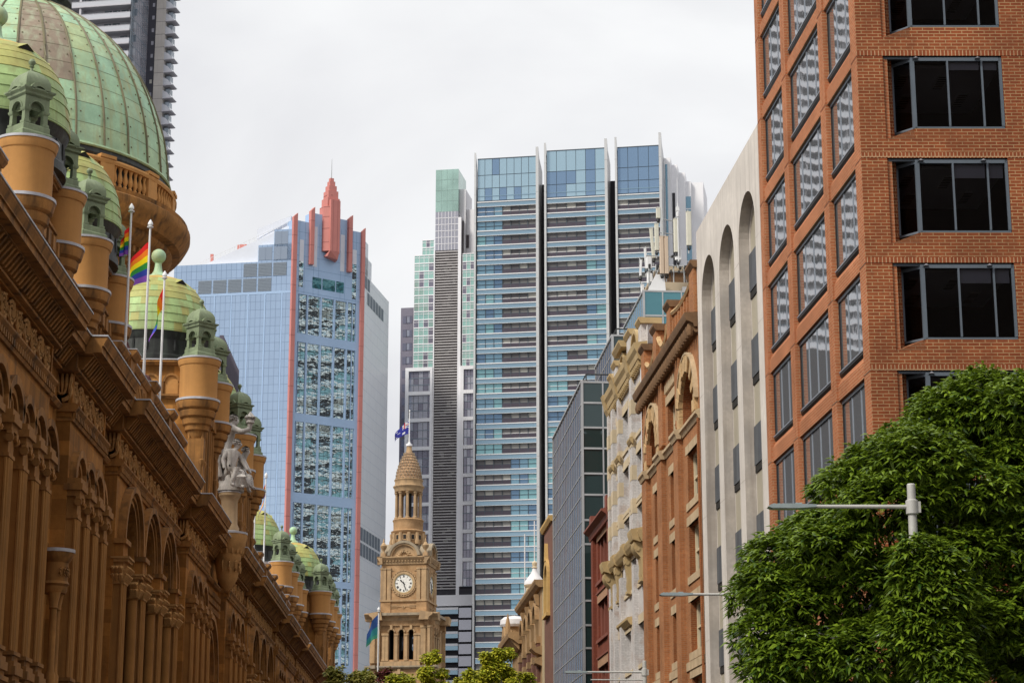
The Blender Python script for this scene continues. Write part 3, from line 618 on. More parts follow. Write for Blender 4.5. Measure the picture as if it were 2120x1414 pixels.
f3=figure('seated_youth',{'pel':(.35,.2,.85,.26),'wst':(.4,.2,1.2,.22),'chest':(.48,.18,1.55,.25),'neck':(.6,.14,1.82,.1),'head':(.70,.12,1.98,.15),'crown':(.66,.12,2.14,.12),'nose':(.86,.1,1.95,.05),
 'shL':(.5,-.06,1.68,.12),'elL':(.72,-.14,1.28,.1),'wrL':(.9,-.1,.95,.07),'haL':(.95,-.1,.86,.06),'shR':(.42,.44,1.66,.12),'elR':(.5,.6,1.25,.1),'wrR':(.66,.5,.95,.07),'haR':(.7,.46,.88,.06),
 'hipL':(.45,.06,.78,.19),'knL':(.9,-.02,.76,.15),'anL':(1.02,-.06,.2,.09),'toL':(1.18,-.1,.12,.08),'hipR':(.42,.36,.78,.19),'knR':(.82,.42,.7,.15),'anR':(.8,.4,.12,.09),'toR':(.95,.42,.06,.08)},EB,'pel',ST)
hair(f3,(.66,.12,2.04),.17); f3.scale=(1.12,1.12,1.06)
b=MB((0,0,1,0,0,1)); R=random.Random(8)
b.lathe([(.72,0),(.70,.2),(.62,.5),(.5,.8),(.3,.95),(0,1.0)],.0,.1,14)
for k in range(16): # folds of the cloak falling behind the standing figure
    a=-.5+k*.12; b.tube([(-.28+.12*sin(k*1.7),-.25+k*.05,2.95),(-.55+.05*sin(k*2.1),-.4+k*.07,2.3),(-.62+.07*sin(k),-.45+k*.08,1.5),(-.5+.08*cos(k*2),-.5+k*.08,.7)],[.07,.09,.11,.09],6)
b.build('rocky_seat_and_cloak',m_marble,ST)
b=MB((0,0,1,0,0,1))
for k in range(11): # scallop shell prow at the street side
    a=-.9+k*.18; b.tube([(.35,-.45+.03*k,.15),(.75+.1*cos(a*1.5),-.5+.06*k+.15*sin(a),.45+.14*cos(a)),(1.12,-.35+.05*k,.75-.6*abs(a))],[.05,.1,.06],6)
for k in range(9): b.tube([(.1+.08*k,-.75+.02*k,1.02-.03*k),(.2+.08*k,-.85,.62),(.28+.09*k,-.82+.03*k,.12)],[.05,.07,.05],6)
b.build('shell_and_drapery',m_marble,ST)

# ================================================================ flags
RB=[(.75,.01,.01),(.9,.22,.005),(.92,.72,.0),(.02,.25,.035),(.02,.045,.34),(.22,.07,.42)]
m_rb=[flat('flag stripe %d'%i,c,.8) for i,c in enumerate(RB)]
def pole(label,x,y,z0,z1,r=.055,grp=None):
    o=thing('flagpole',label,'flagpole',(x,y,z0),group=grp)
    b=MB((0,0,1,0,0,1)); b.tube([(0,0,0),(0,0,z1-z0)],[r*1.25,r*.75],12); b.lathe([(r*2.2,0),(r*2.2,.12),(r*1.4,.2)],0,0,12); b.build('shaft',m_white,o)
    b=MB((0,0,1,0,0,1)); h=z1-z0; b.lathe([(.05,h),(.13,h+.04),(.13,h+.07),(.05,h+.1),(.11,h+.16),(.10,h+.24),(.03,h+.36),(0,h+.4)],0,0,12); b.build('finial',m_white,o)
    return o
def flag(label,x,y,z,W,H,mats,fall=.9,swing=(-.6,-.2),nstripe=None,seed=1,paint=None,grp=None):
    """cloth hanging from hoist (0,0,0..-H), limply falling; stripes along the hoist"""
    o=bpy.data.meshes.new('flag'); nu,nv=14,18; V=[];Fc=[];mi=[];R=random.Random(seed); ph=R.uniform(0,6)
    for i in range(nu+1):
        for j in range(nv+1):
            u=i/nu; v=j/nv
            hx=swing[0]*W*u*(1-.25*u); hy=swing[1]*W*u
            dz=-fall*W*u*(.55+.45*u)*(1-.18*v)
            wv=.09*W*sin(5.2*u*1.4+2.2*v+ph)*u
            V.append((hx+wv*swing[1]*-1.2+.04*W*sin(9*u+ph)*u,hy+wv,-H*v*(1-.28*u)+dz))
    for i in range(nu):
        for j in range(nv):
            a=i*(nv+1)+j; Fc.append((a,a+1,a+nv+2,a+nv+1)); mi.append(paint(i/nu,j/nv) if paint else min(len(mats)-1,int(j/nv*len(mats))))
    o.from_pydata(V,[],Fc)
    for m in mats: o.materials.append(m)
    o.polygons.foreach_set('material_index',mi); o.polygons.foreach_set('use_smooth',[True]*len(Fc)); o.update()
    q=bpy.data.objects.new('flag',o); COL.objects.link(q); q.location=(x,y,z); return tag(q,label,'flag',grp)
G='white flagpoles on the arcade parapet'; GF='rainbow flags on the arcade building'
pole('white flagpole nearest the great dome, flying the small folded rainbow flag',-13.0,78.5,17.9,26.6,grp=G); flag('small folded rainbow flag on the pole nearest the great dome',-13.05,78.5,26.0,1.0,1.15,m_rb,.55,(-.36,-.1),seed=4,grp=GF)
pole('tall white flagpole with the widest open rainbow flag, between two others',-13.0,83.5,17.9,27.5,grp=G); flag('large rainbow flag spread widest open, upper stripes catching light, on the tallest pole',-13.05,83.5,26.9,1.75,1.75,m_rb,.85,(-.62,-.15),seed=2,grp=GF)
pole('white flagpole in front of the shingled dome, its rainbow flag hanging limp',-13.0,88.2,17.9,26.6,grp=G); flag('narrow limp rainbow flag hanging in front of the shingled dome',-13.05,88.2,26.2,2.3,1.0,m_rb,1.0,(-.2,-.1),seed=7,grp=GF,paint=lambda u,v:min(5,int((u*.8+v*.25)*6)))
pole('white flagpole with purple edged flag beside the statue, further down the street',-13.2,134,17.9,26.6,.055,G); flag('limp purple and green rainbow flag left of its pair beyond the statue',-13.2,134,26.2,2.6,.8,[m_rb[3],m_rb[4],m_rb[5]],1.0,(.12,-.1),seed=9,grp=GF,paint=lambda u,v:min(2,int(v*3)))
pole('white flagpole with multi striped flag, furthest of the arcade roof poles',-13.0,139,17.9,26.9,.055,G); flag('limp multi striped rainbow flag right of its pair beyond the statue',-13.0,139,26.6,2.6,.9,m_rb,.95,(-.15,-.1),seed=12,grp=GF,paint=lambda u,v:min(5,int(v*6)))
m_teal=[flat('teal cloth',(.02,.20,.22),.8),flat('blue cloth',(.02,.07,.25),.8),flat('green cloth',(.05,.26,.16),.8)]
pole('tall slim white street flagpole in front of the clock tower',-5.2,140,0,17.9,.07); flag('teal and blue flag drooping from the slim street pole beside the clock tower',-5.25,140,17.75,1.5,1.6,m_teal,.9,(-.62,-.1),seed=3,paint=lambda u,v:1 if v<.45 else (0 if v<.8 else 2))
# ================================================================ right side of the street
AR=rad(3.0)
def rroot(name,label,cat,s,d=14.5):
    # local x into the block, local y away along the street
    return thing(name,label,cat,(d*cos(AR)-s*sin(AR),d*sin(AR)+s*cos(AR),0),AR)
def FR(s0): return (0,-s0,0,1,-1,0)      # u = distance along street, d = outward to the street
rng=random.Random(21)
# ---------------------------------------------------------------- red brick office
RS=55.2
m_rbr=brick('red office brick',(.315,.082,.027),(.24,.058,.02),(.46,.28,.14),.30,.098,.0125,var=.32,patch=((.17,.05,.02),.45))
m_rbl=brick('lit side red brick',(.46,.16,.068),(.395,.13,.053),(.53,.34,.2),.30,.098,.008,var=.25,bs=.2)  # paler copy of the office brick; the street side's light is in its colour
m_sold=brick('soldier course brick',(.32,.085,.03),(.25,.062,.022),(.56,.36,.20),.098,.30,.0125)
m_rgl=glass('side window glass',(.54,.565,.58),.85,.02,.022,.55,wv=(1,.8,.8))
m_blk=flat('black sill metal',(.012,.012,.014),.4); m_frame=M('grey aluminium',(.15,.18,.215),.12,1,.4,metal=.3)
m_sil=M('pale grey aluminium',(.30,.33,.38),.1,1,.35,metal=.4)
O=rroot('red_brick_office','red brick office block with canted windows, at the right edge of the picture','office building',RS)
piers=[(69.55,68.96),(65.35,64.68),(59.9,59.25),(55.9,55.2)]
for i,(a,c) in enumerate(piers):
    b=MB(FR(RS))
    if i in (1,2):
        m_=(a+c)/2; b.box(c,m_-.02,-.9,0,0,40,1); b.box(m_+.02,a,-.9,0,0,40,1); b.box(m_-.02,m_+.02,-.9,-.04,0,40,1)
    elif i==0: b.box(c,a,-.9,0,0,40,1)
    else: b.box(c,a,-.9,0,0,40,1)
    b.build('brick_pier',[m_rbr,m_rbl],O)
b=MB(FR(RS)); b.box(60.4,69.5,-14,-.92,0,40,0); b.box(55.5,60.4,-1.1,-.92,0,40,0)
b.build('side_wall',[m_rbr,m_rbl],O)
nz=[21.26+3.14*k for k in range(-7,6)]
for zi,z in enumerate(nz):
    for (uh,ul) in ((68.96,65.35),(64.68,59.9),(59.25,55.9)):
        sp=MB(FR(RS)); sp.box(ul,uh,-.6,-.06,z,z+.46,0); sp.prism([(-.6,z+.46),(-.06,z+.46),(-.2,z+.74),(-.6,z+.74)],'u',ul,uh,0); sp.build('brick_spandrel',[m_rbl,m_cav],O)
    if zi:
        for a_,c_ in piers: sp=MB(FR(RS)); sp.box(c_,a_,-.5,.004,z-.02,z+.004,0); sp.build('movement_joint',m_cav,O)
def side_window(ul,uh,z0,z1,n):
    b=MB(FR(RS)); b.pane(ul,uh,z0,z1,-.19,0)
    b.box(ul,uh,-.24,-.14,z1-.10,z1,1); b.box(ul,uh,-.24,-.14,z0-.08,z0+.04,2); b.prism([(-.4,z0-.34),(-.25,z0-.34),(-.11,z0-.1),(-.11,z0-.02),(-.4,z0-.02)],'u',ul+.02,uh-.02,2); b.box(ul,uh,-.2,-.09,z0-.03,z0+.015,3)
    for k in range(1,n): u=ul+(uh-ul)*k/n; b.box(u-.02,u+.02,-.2,-.17,z0,z1,3)
    for u in (ul+.03,uh-.03): b.box(u-.03,u+.03,-.23,-.15,z0,z1,2)
    b.build('side_window',[m_rgl,m_frame,m_blk,m_sil],O)
for z in nz[:-1]:
    for (uh,ul),n in (((68.9,65.4),3),((64.62,59.95),4),((59.2,55.95),3)): side_window(ul,uh,z+.86,z+3.12,n)
# front facade, square to the view
fa=rad(-4.57); FF=(0,0,cos(fa),sin(fa),sin(fa),-cos(fa))
b=MB(FF); m_so=1
win=[]  # openings (u0,u1)
for zi,z in enumerate(nz[:-1]):
    for (u0,u1) in ((.75,4.22),(5.1,8.57)):
        pass
    top=z+3.14; wb=z+.98; wt=z+3.10
    # wall strips
    b.pane(0,.75,z+.16,top-.014,0,0); b.pane(4.22,5.1,z+.16,top-.014,0,0); b.pane(8.57,12,z+.16,top-.014,0,0)
    b.box(0,12,-.3,0,z+.002,z+.16,1); b.box(0,12,-.3,-.02,top-.014,top,3)
    for (u0,u1) in ((.75,4.22),(5.1,8.57)):
        ua=u0+.36; uc_=u0+.86
        b.pane(uc_-.02,u1,z+.16,wb-.08,0,0)               # brick below the pane
        b.pane(u0,uc_-.02,z+.16,wb-.42,0,0)
        b.quad((u0,0,wb-.42),(ua,-.62,wb-.14),(uc_-.02,-.02,wb-.08),(uc_-.02,0,wb-.42),2)   # splayed brick sill
        b.quad((u0,0,wb-.42),(uc_-.02,0,wb-.42),(uc_-.02,0,wb-.08),(uc_-.02,-.02,wb-.08),2)
        b.quad((u0,0,wb-.42),(ua,-.62,wb-.42),(ua,-.62,wt),(u0,0,wt),0)                     # splayed jamb
        b.quad((u0,0,top-.016),(u1,0,top-.016),(u1,-.7,top-.016),(u0,-.7,top-.016),3)
        b.quad((u1,0,z),(u1,-.12,z),(u1,-.12,top-.016),(u1,0,top-.016),0)
b.box(0,12,-12,-4.6,0,40,3); b.box(.3,.5,-4.6,-.7,0,40,3); b.box(11.9,12,-4.6,-.1,0,40,3); b.box(4.7,4.75,-4.6,-.3,0,40,3)
b.build('front_wall',[m_rbr,m_sold,m_rbl,m_cav],O)
m_ceil=flat('dim office ceiling',(.55,.55,.55),.9); m_blind=flat('grey roller blind',(.42,.42,.46),.9); m_lum=M('unlit troffer',(.35,.36,.36),.1,3,.5)
mg,t_,bs_=newmat('clear tinted glass')
tr=N(t_,'ShaderNodeBsdfTransparent'); tr.inputs[0].default_value=(.62,.62,.66,1); gl=N(t_,'ShaderNodeBsdfGlossy'); gl.inputs['Roughness'].default_value=.02; gl.inputs[0].default_value=(.9,.9,.95,1); lw=N(t_,'ShaderNodeFresnel'); lw.inputs[0].default_value=1.45; ms_=N(t_,'ShaderNodeMixShader')
t_.links.new(lw.outputs[0],ms_.inputs[0]); t_.links.new(tr.outputs[0],ms_.inputs[1]); t_.links.new(gl.outputs[0],ms_.inputs[2]); t_.links.new(ms_.outputs[0],[n for n in t_.nodes if n.type=='OUTPUT_MATERIAL'][0].inputs[0])
m_clear=mg
for zi,z in enumerate(nz[:-1]):
    if zi<3: continue
    for wi,(u0,u1) in enumerate(((.75,4.22),(5.1,8.57))):
        b=MB(FF); top=z+3.14; wb=z+.97; wt=top-.06; ua=u0+.36; uc_=u0+.86
        def seg(p,q,w_=.05,m=1): # frame bar between plan points p,q
            b.prism([(p[0],p[1]+w_),(q[0],q[1]+w_),(q[0],q[1]-w_),(p[0],p[1]-w_)],'z',wb-.08,wb-.02,m); b.prism([(p[0],p[1]+w_),(q[0],q[1]+w_),(q[0],q[1]-w_),(p[0],p[1]-w_)],'z',wt-.10,wt,m)
            b.quad((p[0],p[1],wb),(q[0],q[1],wb),(q[0],q[1],wt),(p[0],p[1],wt),0)
        A=(ua,-.60); Bp=(uc_,-.05); Cc=(u1-.02,-.05)
        seg(A,Bp); seg(Bp,Cc)
        b.box(ua-.03,ua+.06,-.64,-.55,wb,wt,1); b.box(uc_-.06,uc_+.06,-.12,.0,wb-.08,wt,1)
        for uu in (uc_+1.02,uc_+2.02): b.box(uu-.026,uu+.026,-.10,.0,wb,wt-.1,1)
        b.box(u1-.09,u1-.01,-.10,.0,wb,wt,1)
        b.box(u0+.05,u1-.05,-.16,-.06,wt-.02,wt+.05,1)
        for uu in (uc_+.1,uc_+1.9): b.lathe([(.09,wt-.05),(.03,wt-.0),(.0,wt+.02)],uu,.05,10,3)
        # room behind: ceiling, troffers, blinds
        b.box(u0-.1,u1+.1,-4.5,-.7,wt+.0,wt+.1,2); b.box(u0-.1,u1+.1,-4.5,-.7,z-.1,z+.02,6)
        for (tu,td) in ((u0+.7,-1.3),(u0+1.9,-1.3),(u0+1.1,-3.0),(u0+2.8,-2.8)):
            b.box(tu,tu+.32,td-1.1,td,wt-.06,wt-.01,5); 
            for q in range(7): b.box(tu+.03,tu+.29,td-1.05+q*.15,td-1.0+q*.15,wt-.075,wt-.062,4)
        rb=rng.choice([0,1,2,3])
        hs=(0,.32,.42,.5)[rb]
        if hs:
            k0=(0,1,0,1)[rb]
            for k in range(k0,3): b.box(uc_+.05+1.0*k,min(uc_+.97+1.0*k,u1-.12),-.19,-.17,wt-hs*(1.0 if k else .7),wt-.05,6)
        b.build('front_window',[m_clear,m_frame,m_ceil,m_sil,m_cav,m_lum,m_blind],O)
# unseen office block added behind the viewpoint to darken the arcade facade
O=rroot('added_office_block','plain brown office block added outside the frame to shade the street, right of the viewpoint','office building',33,14.5)
b=MB(FR(33)); us=[-110+3.2*k for k in range(45)]; zs=[0,4]+[4+3.4*k+q for k in range(12) for q in (1.2,3.3)]+[48]
b.gridwall(us,zs,lambda i,j:i%2==1 and j>1 and j%2==0,0,.3,0); b.quad((-110,0,48),(30.8,0,48),(30.8,-24,48),(-110,-24,48),0); b.quad((30.8,0,0),(30.8,-24,0),(30.8,-24,48),(30.8,0,48),0); b.pane(-110,30.8,0,48,-.3,1)
b.build('facade',[M('brown precast',(.20,.16,.13),.2,.4,.8),m_dglass],O)
# ---------------------------------------------------------------- pale concrete arched building
CS=69.6
m_conc=M('pale concrete',(.68,.63,.575),.2,.5,.85,.2,9,streak=.6,dark=(.40,.36,.32))
m_concr=M('shaded concrete reveal',(.50,.45,.40),.28,.9,.85,.25,9,streak=.65,dark=(.26,.22,.19))  # darker copy for reveals and joints; the reveal shade is in the colour
m_spn=M('slate blue spandrel',(.075,.085,.10),.25,2,.5,streak=.5,dark=(.16,.17,.18)); m_bei=M('beige window pane',(.42,.38,.29),.15,.7,.35)  # the second material simply colours the window panes beige
O=rroot('concrete_arched_building','pale concrete building with three tall arches and slate spandrels, beside the red brick block','building',CS)
b=MB(FR(CS)); zc=27.55; arches=[(70.55,73.70),(74.70,77.88),(78.90,81.95)]
edges=[69.62,74.2,78.4,83.0]
for (a,c),u0,u1 in zip(arches,edges[:-1],edges[1:]):
    r=(c-a)/2; b.archwall(u0,u1,0,zc,(a+c)/2,r,25.75-r,0,0,.42,0,1,20)
b.quad((69.62,0,zc),(83,0,zc),(83,-12,zc),(69.62,-12,zc),0); b.pane(69.62,83,0,zc,-12,0)
for u in (69.62,83.0): b.quad((u,0,0),(u,-12,0),(u,-12,zc),(u,0,zc),0)
for z in (20.3,23.5,15.2,10.2):
    for p in (70.1,74.2,78.4,82.5): b.box(p-.48,p+.48,-.05,.0015,z,z+.018,1)
b.build('wall',[m_conc,m_concr],O)
for k,(a,c) in enumerate(arches):
    r=(c-a)/2; uc=(a+c)/2
    b=MB(FR(CS)); b.archpane(uc,r,25.75-r,0,-.44,1,16); b.ring(uc,25.75-r,r-.12,r-.03,-.5,-.40,n=20,m=0); b.box(c-.12,c-.03,-.5,-.40,0,25.75-r,0); b.box(a+.03,a+.12,-.5,-.40,0,25.75-r,0); b.build('arch_infill',[m_conc,m_bei],O)
    b=MB(FR(CS)); b.box(a+.03,a+.30,-.5,-.33,0,24.0,0); b.build('duct',m_spn,O)
    for q in range(8):
        z1=23.75-3.3*q; z0=z1-1.45
        if k==2 and q==0: pass
        b=MB(FR(CS)); b.prism([(-.46,z0),(-.335,z0+.0),(-.345,z1),(-.46,z1)],'u',a+.14,c-.13,0); b.build('spandrel',[m_spn],O)
        b=MB(FR(CS)); b.box(a+.15,c-.14,-.42,-.36,z0-.28,z0-.02,1); b.pane(a+.15,c-.14,z0-1.85,z0,-.40,0); b.build('window',[m_bei,m_cav],O)  # black strip paints the soffit shadow below each spandrel
# ---------------------------------------------------------------- orange brick warehouse with stone arches
WS=83.05
m_obr=brick('orange warehouse brick',(.46,.18,.065),(.34,.125,.045),(.40,.25,.14),.24,.086,.010,var=.3)
m_obd=brick('shaded reveal brick',(.30,.09,.028),(.23,.07,.025),(.34,.18,.08),.24,.086,.010,var=.3)  # darker copy of the wall brick, with the reveals' shade in its colour
m_tan=M('tan sandstone trim',(.56,.42,.26),.25,1.4,.85,.35,7,streak=.45,dark=(.25,.16,.08)); m_rock=M('rock faced sandstone',(.60,.40,.20),.4,2.2,.9,1.2,3.5)
m_cream=M('cream painted timber',(.66,.56,.38),.12,2,.5)
m_corb=M('brown cornice stone',(.19,.105,.05),.35,1.2,.85,.3,7,streak=.6,dark=(.08,.045,.025))
m_pane=glass('old sash glass',(.06,.07,.08),.35,.04,.12)
O=rroot('brick_warehouse','orange brick warehouse with rock faced sandstone arches and a dark bracketed cornice','building',WS)
b=MB(FR(WS)); wc=[(96.2,93.75),(91.3,88.8),(86.5,83.85)]
zr=[(16.45,18.6),(13.3,15.5),(10.1,12.25),(6.9,9.05),(3.7,5.85)]
us=[83.05,83.95,86.4,88.9,91.2,93.85,96.1,98.65]; zs=[0]+[z for p in sorted(zr) for z in p]+[19.9]
b.gridwall(us,zs,lambda i,j:i in (1,3,5) and j%2==1,-.0,.42,0,1)
# upper storey with arches
b.archwall(83.05,88.55,19.9,23.6,85.75,1.62,20.45,19.9,0,.6,0,1,16); b.archwall(93.3,98.65,19.9,23.6,95.95,1.62,20.45,19.9,0,.6,0,1,16)
b.gridwall([88.55,89.4,91.6,93.3],[19.9,20.1,21.9,23.6],lambda i,j:i==1 and j==1,0,.42,0,1)
for (a,c) in ((92.3,93.7),(87.5,88.75),(97.3,98.65)): b.box(a,c,-.1,.24,0,19.6,0); b.box(a+.1,c-.1,-.1,.14,20.2,23.4,0)
b.box(83.05,98.65,-11,-.7,0,26.2,1); b.pane(83.05,98.65,23.55,26.2,-.25,0)
b.build('brick_wall',[m_obr,m_obd],O)
for uc in (85.75,95.95):
    b=MB(FR(WS)); n=15
    for k in range(n):
        a0=pi*k/n; a1=pi*(k+1)/n; j=rng.uniform(-.05,.06)
        b.ring(uc,20.45,1.64,2.32+j,-.04,.16+j,a0+.012,a1-.012,2)
    for s in (-1,1):
        b.box(uc+s*1.98-.34,uc+s*1.98+.34,-.04,.17,19.95,20.45)
    b.ring(uc,20.45,2.36,2.46,-.02,.2,n=18,m=1)
    b.build('stone_arch',[m_rock,m_tan],O)
b=MB(FR(WS))
b.prism([(-.1,19.5),(.05,19.5),(.12,19.66),(.2,19.72),(.2,19.84),(.03,19.92),(-.1,19.92)],'u',83.05,98.7)
for (a,c) in ((92.3,93.7),(87.5,88.75),(97.3,98.65)): b.prism([(.1,19.48),(.29,19.48),(.35,19.64),(.42,19.72),(.42,19.86),(.1,19.94)],'u',a-.15,c+.15)
for (uh,ul) in wc:
    for z0,z1 in zr: b.box(ul-.35,uh+.35,-.1,.02,z1,z1+.38); b.box(ul-.2,uh+.2,-.1,.05,z0-.32,z0)
b.box(89.1,91.9,-.1,.05,21.9,22.3); b.box(83.05,98.65,-.05,.06,9.4,9.75)
for k in range(11): b.box(89.1+.26*k,89.28+.26*k,-.05,.10,22.45,22.85)
b.build('stone_trim',m_tan,O)
def sash(ul,uh,z0,z1,d=-.36):
    b=MB(FR(WS)); b.pane(ul,uh,z0,z1,d,1)
    b.box(ul,ul+.16,d,d+.1,z0,z1); b.box(uh-.16,uh,d,d+.1,z0,z1); b.box(ul,uh,d,d+.1,z1-.14,z1); b.box(ul,uh,d,d+.12,z0,z0+.12); b.box(ul,uh,d,d+.09,(z0+z1)/2-.05,(z0+z1)/2+.05); b.box((ul+uh)/2-.05,(ul+uh)/2+.05,d,d+.08,z0,z1)
    return b.build('sash_window',[m_cream,m_pane],O)
for (uh,ul) in ((96.1,93.85),(91.2,88.9),(86.4,83.95)):
    for z0,z1 in zr: sash(ul,uh,z0,z1)
sash(89.4,91.6,20.1,21.9)
for uc in (85.75,95.95):
    b=MB(FR(WS)); b.archpane(uc,1.62,20.45,19.9,-.55,1,14); b.ring(uc,20.45,1.42,1.60,-.55,-.42,n=14,m=2); b.box(uc-.06,uc+.06,-.55,-.45,19.9,22,0); b.box(uc-1.6,uc+1.6,-.55,-.45,20.4,20.5,0); b.build('arched_window',[m_cream,m_pane,m_obd],O)
b=MB(FR(WS))
b.prism([(-.2,23.45),(.15,23.45),(.2,23.6),(.48,23.72),(.56,23.95),(.56,24.05),(-.2,24.1)],'u',83.05,99.2)
k=83.3
while k<99: b.lathe([(.05,23.05),(.13,23.1),(.17,23.3),(.13,23.5),(.1,23.6)],k,.30,8); b.prism([(.0,23.3),(.15,23.3),(.38,23.62),(0,23.7)],'u',k-.11,k+.11); k+=.56
b.prism([(-.1,23.2),(.12,23.2),(.2,23.3),(-.1,23.3)],'u',83.05,98.7); b.build('cornice',m_corb,O)
b=MB(FR(WS))
for (u,w_) in ((83.6,.55),(90.0,.5),(94.3,.5),(98.3,.55)): b.box(u-w_,u+w_,-.7,.15,24.05,26.0,0); b.prism([(-.75,26.0),(.16,26.0),(.3,26.2),(.3,26.32),(-.75,26.32)],'u',u-w_-.15,u+w_+.15,1)
def swag(u0,u1,zt,dip):
    n=10; P=[(u0+(u1-u0)*i/n,zt-dip*sin(pi*i/n)) for i in range(n+1)]
    b.prism([(u0,24.05)]+[(u1,24.05)]+P[::-1],'d',-.35,.0,0); b.tube([(u,.02,z+.02) for u,z in P],.13,6,2)
    for q in range(7):
        u=u0+(u1-u0)*(q+.5)/7; b.box(u-.12,u+.12,0,.1,24.05,zt-dip-.15,0)
swag(84.1,89.5,25.7,.25); swag(90.5,93.8,25.6,.75); swag(94.8,97.8,25.3,.45)
b.build('parapet',[m_obr,m_corb,m_rock],O)
b=MB(FR(WS)); b.tube([(98.62,.12,0),(98.62,.12,23.3)],.07,8); b.tube([(83.02,.1,0),(83.02,.1,19.5)],.05,8); b.build('downpipe',m_obd,O)
# ---------------------------------------------------------------- whitewashed brick building
HS=98.75
m_wbr=brick('flaking whitewashed brick',(.66,.63,.61),(.60,.57,.55),(.50,.47,.45),.24,.086,.010,var=.15,bs=.4,patch=((.36,.25,.19),.5))
m_wpl=M('white painted brick edge',(.68,.66,.66),.12,1.5,.8,.2,10); m_och=M('ochre painted moulding',(.47,.34,.165),.18,1.2,.7,.2,7,streak=.3,dark=(.30,.19,.08)); m_och2=M('cream stucco',(.59,.48,.32),.15,1,.8)
O=rroot('whitewashed_brick_building','whitewashed brick building with ochre quoins, brackets and curved gables, beside the orange warehouse','building',HS)
b=MB(FR(HS)); us=[98.75,100.0,101.9,102.6,104.3,105.0,106.9,107.7,109.5,110.0,111.3,111.85]
zr=[(22.6,24.6),(19.3,21.6),(15.0,16.5),(17.6,18.9),(11.0,13.0),(7.5,9.5)]
zr=sorted(zr); zs=[0]+[z for p in zr for z in p]+[26.3]
opn=lambda i,j:i in (1,3,5,7,9) and j%2==1
b.gridwall(us,zs,opn,0,.42,0,0); b.box(98.75,111.85,-10,-.7,0,27.6,1); b.pane(98.75,111.85,26.3,27.6,-.2,0)
for u in (102.3,107.3,109.9,111.55): b.box(u-.36,min(u+.36,111.84),-.1,.24,0,16,0); b.box(u-.36,min(u+.36,111.84),-.1,.24,17.5,25.6,0)
b.box(98.75,99.55,-.1,.10,0,26.2,1); b.build('wall',[m_wbr,m_wpl],O)
for u in (102.3,107.3,109.9,111.55):
    b=MB(FR(HS))
    for z in (18.6,20.3,22.0,23.7): b.box(u-.375,min(u+.375,111.86),-.1,.255,z,z+.75,0); b.build('quoin_band',m_och2,O); b=MB(FR(HS))
for z0,z1 in zr:
    for (a,c) in ((100.0,101.9),(102.6,104.3),(105,106.9),(107.7,109.5),(110.0,111.3)):
        b=MB(FR(HS)); b.box(a-.15,c+.15,-.1,.04,z1,z1+.45,0); b.build('window_lintel',m_och2,O); b=MB(FR(HS)); b.box(a-.1,c+.1,-.1,.07,z0-.2,z0,0); b.build('window_sill',m_och2,O)
b=MB(FR(HS))
b.prism([(-.2,25.5),(.1,25.5),(.15,25.8),(.30,25.9),(.34,26.2),(.46,26.4),(.5,26.7),(-.2,26.8)],'u',98.9,111.95)
for (u,w_) in ((102.3,.6),(107.3,.6),(111.55,.6)): b.prism([(.1,25.3),(.18,25.5),(.38,25.9),(.46,26.3),(.58,26.72),(.1,26.82)],'u',u-w_*.7,min(u+w_*.7,111.9))
k=99.1
while k<111.7: b.box(k,k+.2,.1,.27,25.6,25.86); k+=.42
b.build('upper_cornice',m_och,O); b=MB(FR(HS))
b.prism([(-.1,16.75),(.25,16.75),(.36,16.95),(.42,17.2),(.42,17.3),(-.1,17.42)],'u',98.9,111.95); b.build('lower_cornice',m_och,O)
for u in (99.9,104.7,108.6,111.55):
    b=MB(FR(HS)); big=u in (99.9,111.55); w_=.5 if big else .3; e=.16 if big else -.06
    b.prism([(.2,16.72),(.46+e,16.85),(.56+e,17.2),(.56+e,17.36),(.0,17.5)],'u',u-w_-.2,min(u+w_+.2,112.0))
    P=[(-.05,15.0),(.16,15.0),(.22,15.25),(.18,15.6),(.24,16.0),(.34+e,16.3),(.42+e,16.55),(.4+e,16.75),(-.05,16.75)]
    b.prism(P,'u',u-w_,u+w_); b.tube([(u-w_-.04,.26+e*.8,16.42),(u+w_+.04,.26+e*.8,16.42)],.12,12); b.prism([(-.1,14.75),(.24,14.85),(.24,15.0),(-.1,15.0)],'u',u-w_-.1,u+w_+.1); b.build('scroll_bracket',m_och,O)
b=MB(FR(HS)); b.prism([(-.1,13.25),(.12,13.25),(.3,13.5),(.3,13.62),(-.1,13.7)],'u',104.2,108.4); b.build('sill_course',m_och,O)
for u in (102.3,107.3,109.9): b=MB(FR(HS)); b.prism([(.2,22.1),(.3,22.2),(.38,22.35),(.38,22.45),(.2,22.5)],'u',u-.6,u+.6); b.build('pilaster_capital',m_och,O)
def attic(u,w_,z0,z1):
    b=MB(FR(HS)); b.box(u-w_,u+w_,-.9,.05,z0,z1-.3,0); b.prism([(-1,z1-.3),(.08,z1-.3),(.2,z1-.1),(.2,z1),(-1,z1)],'u',u-w_-.2,u+w_+.2,1); b.build('attic_pier',[m_wbr,m_och],O)
attic(99.9,.5,26.8,28.1); attic(104.0,.75,26.8,28.5); attic(109.6,.5,26.8,28.2); attic(111.4,.35,26.8,27.9)
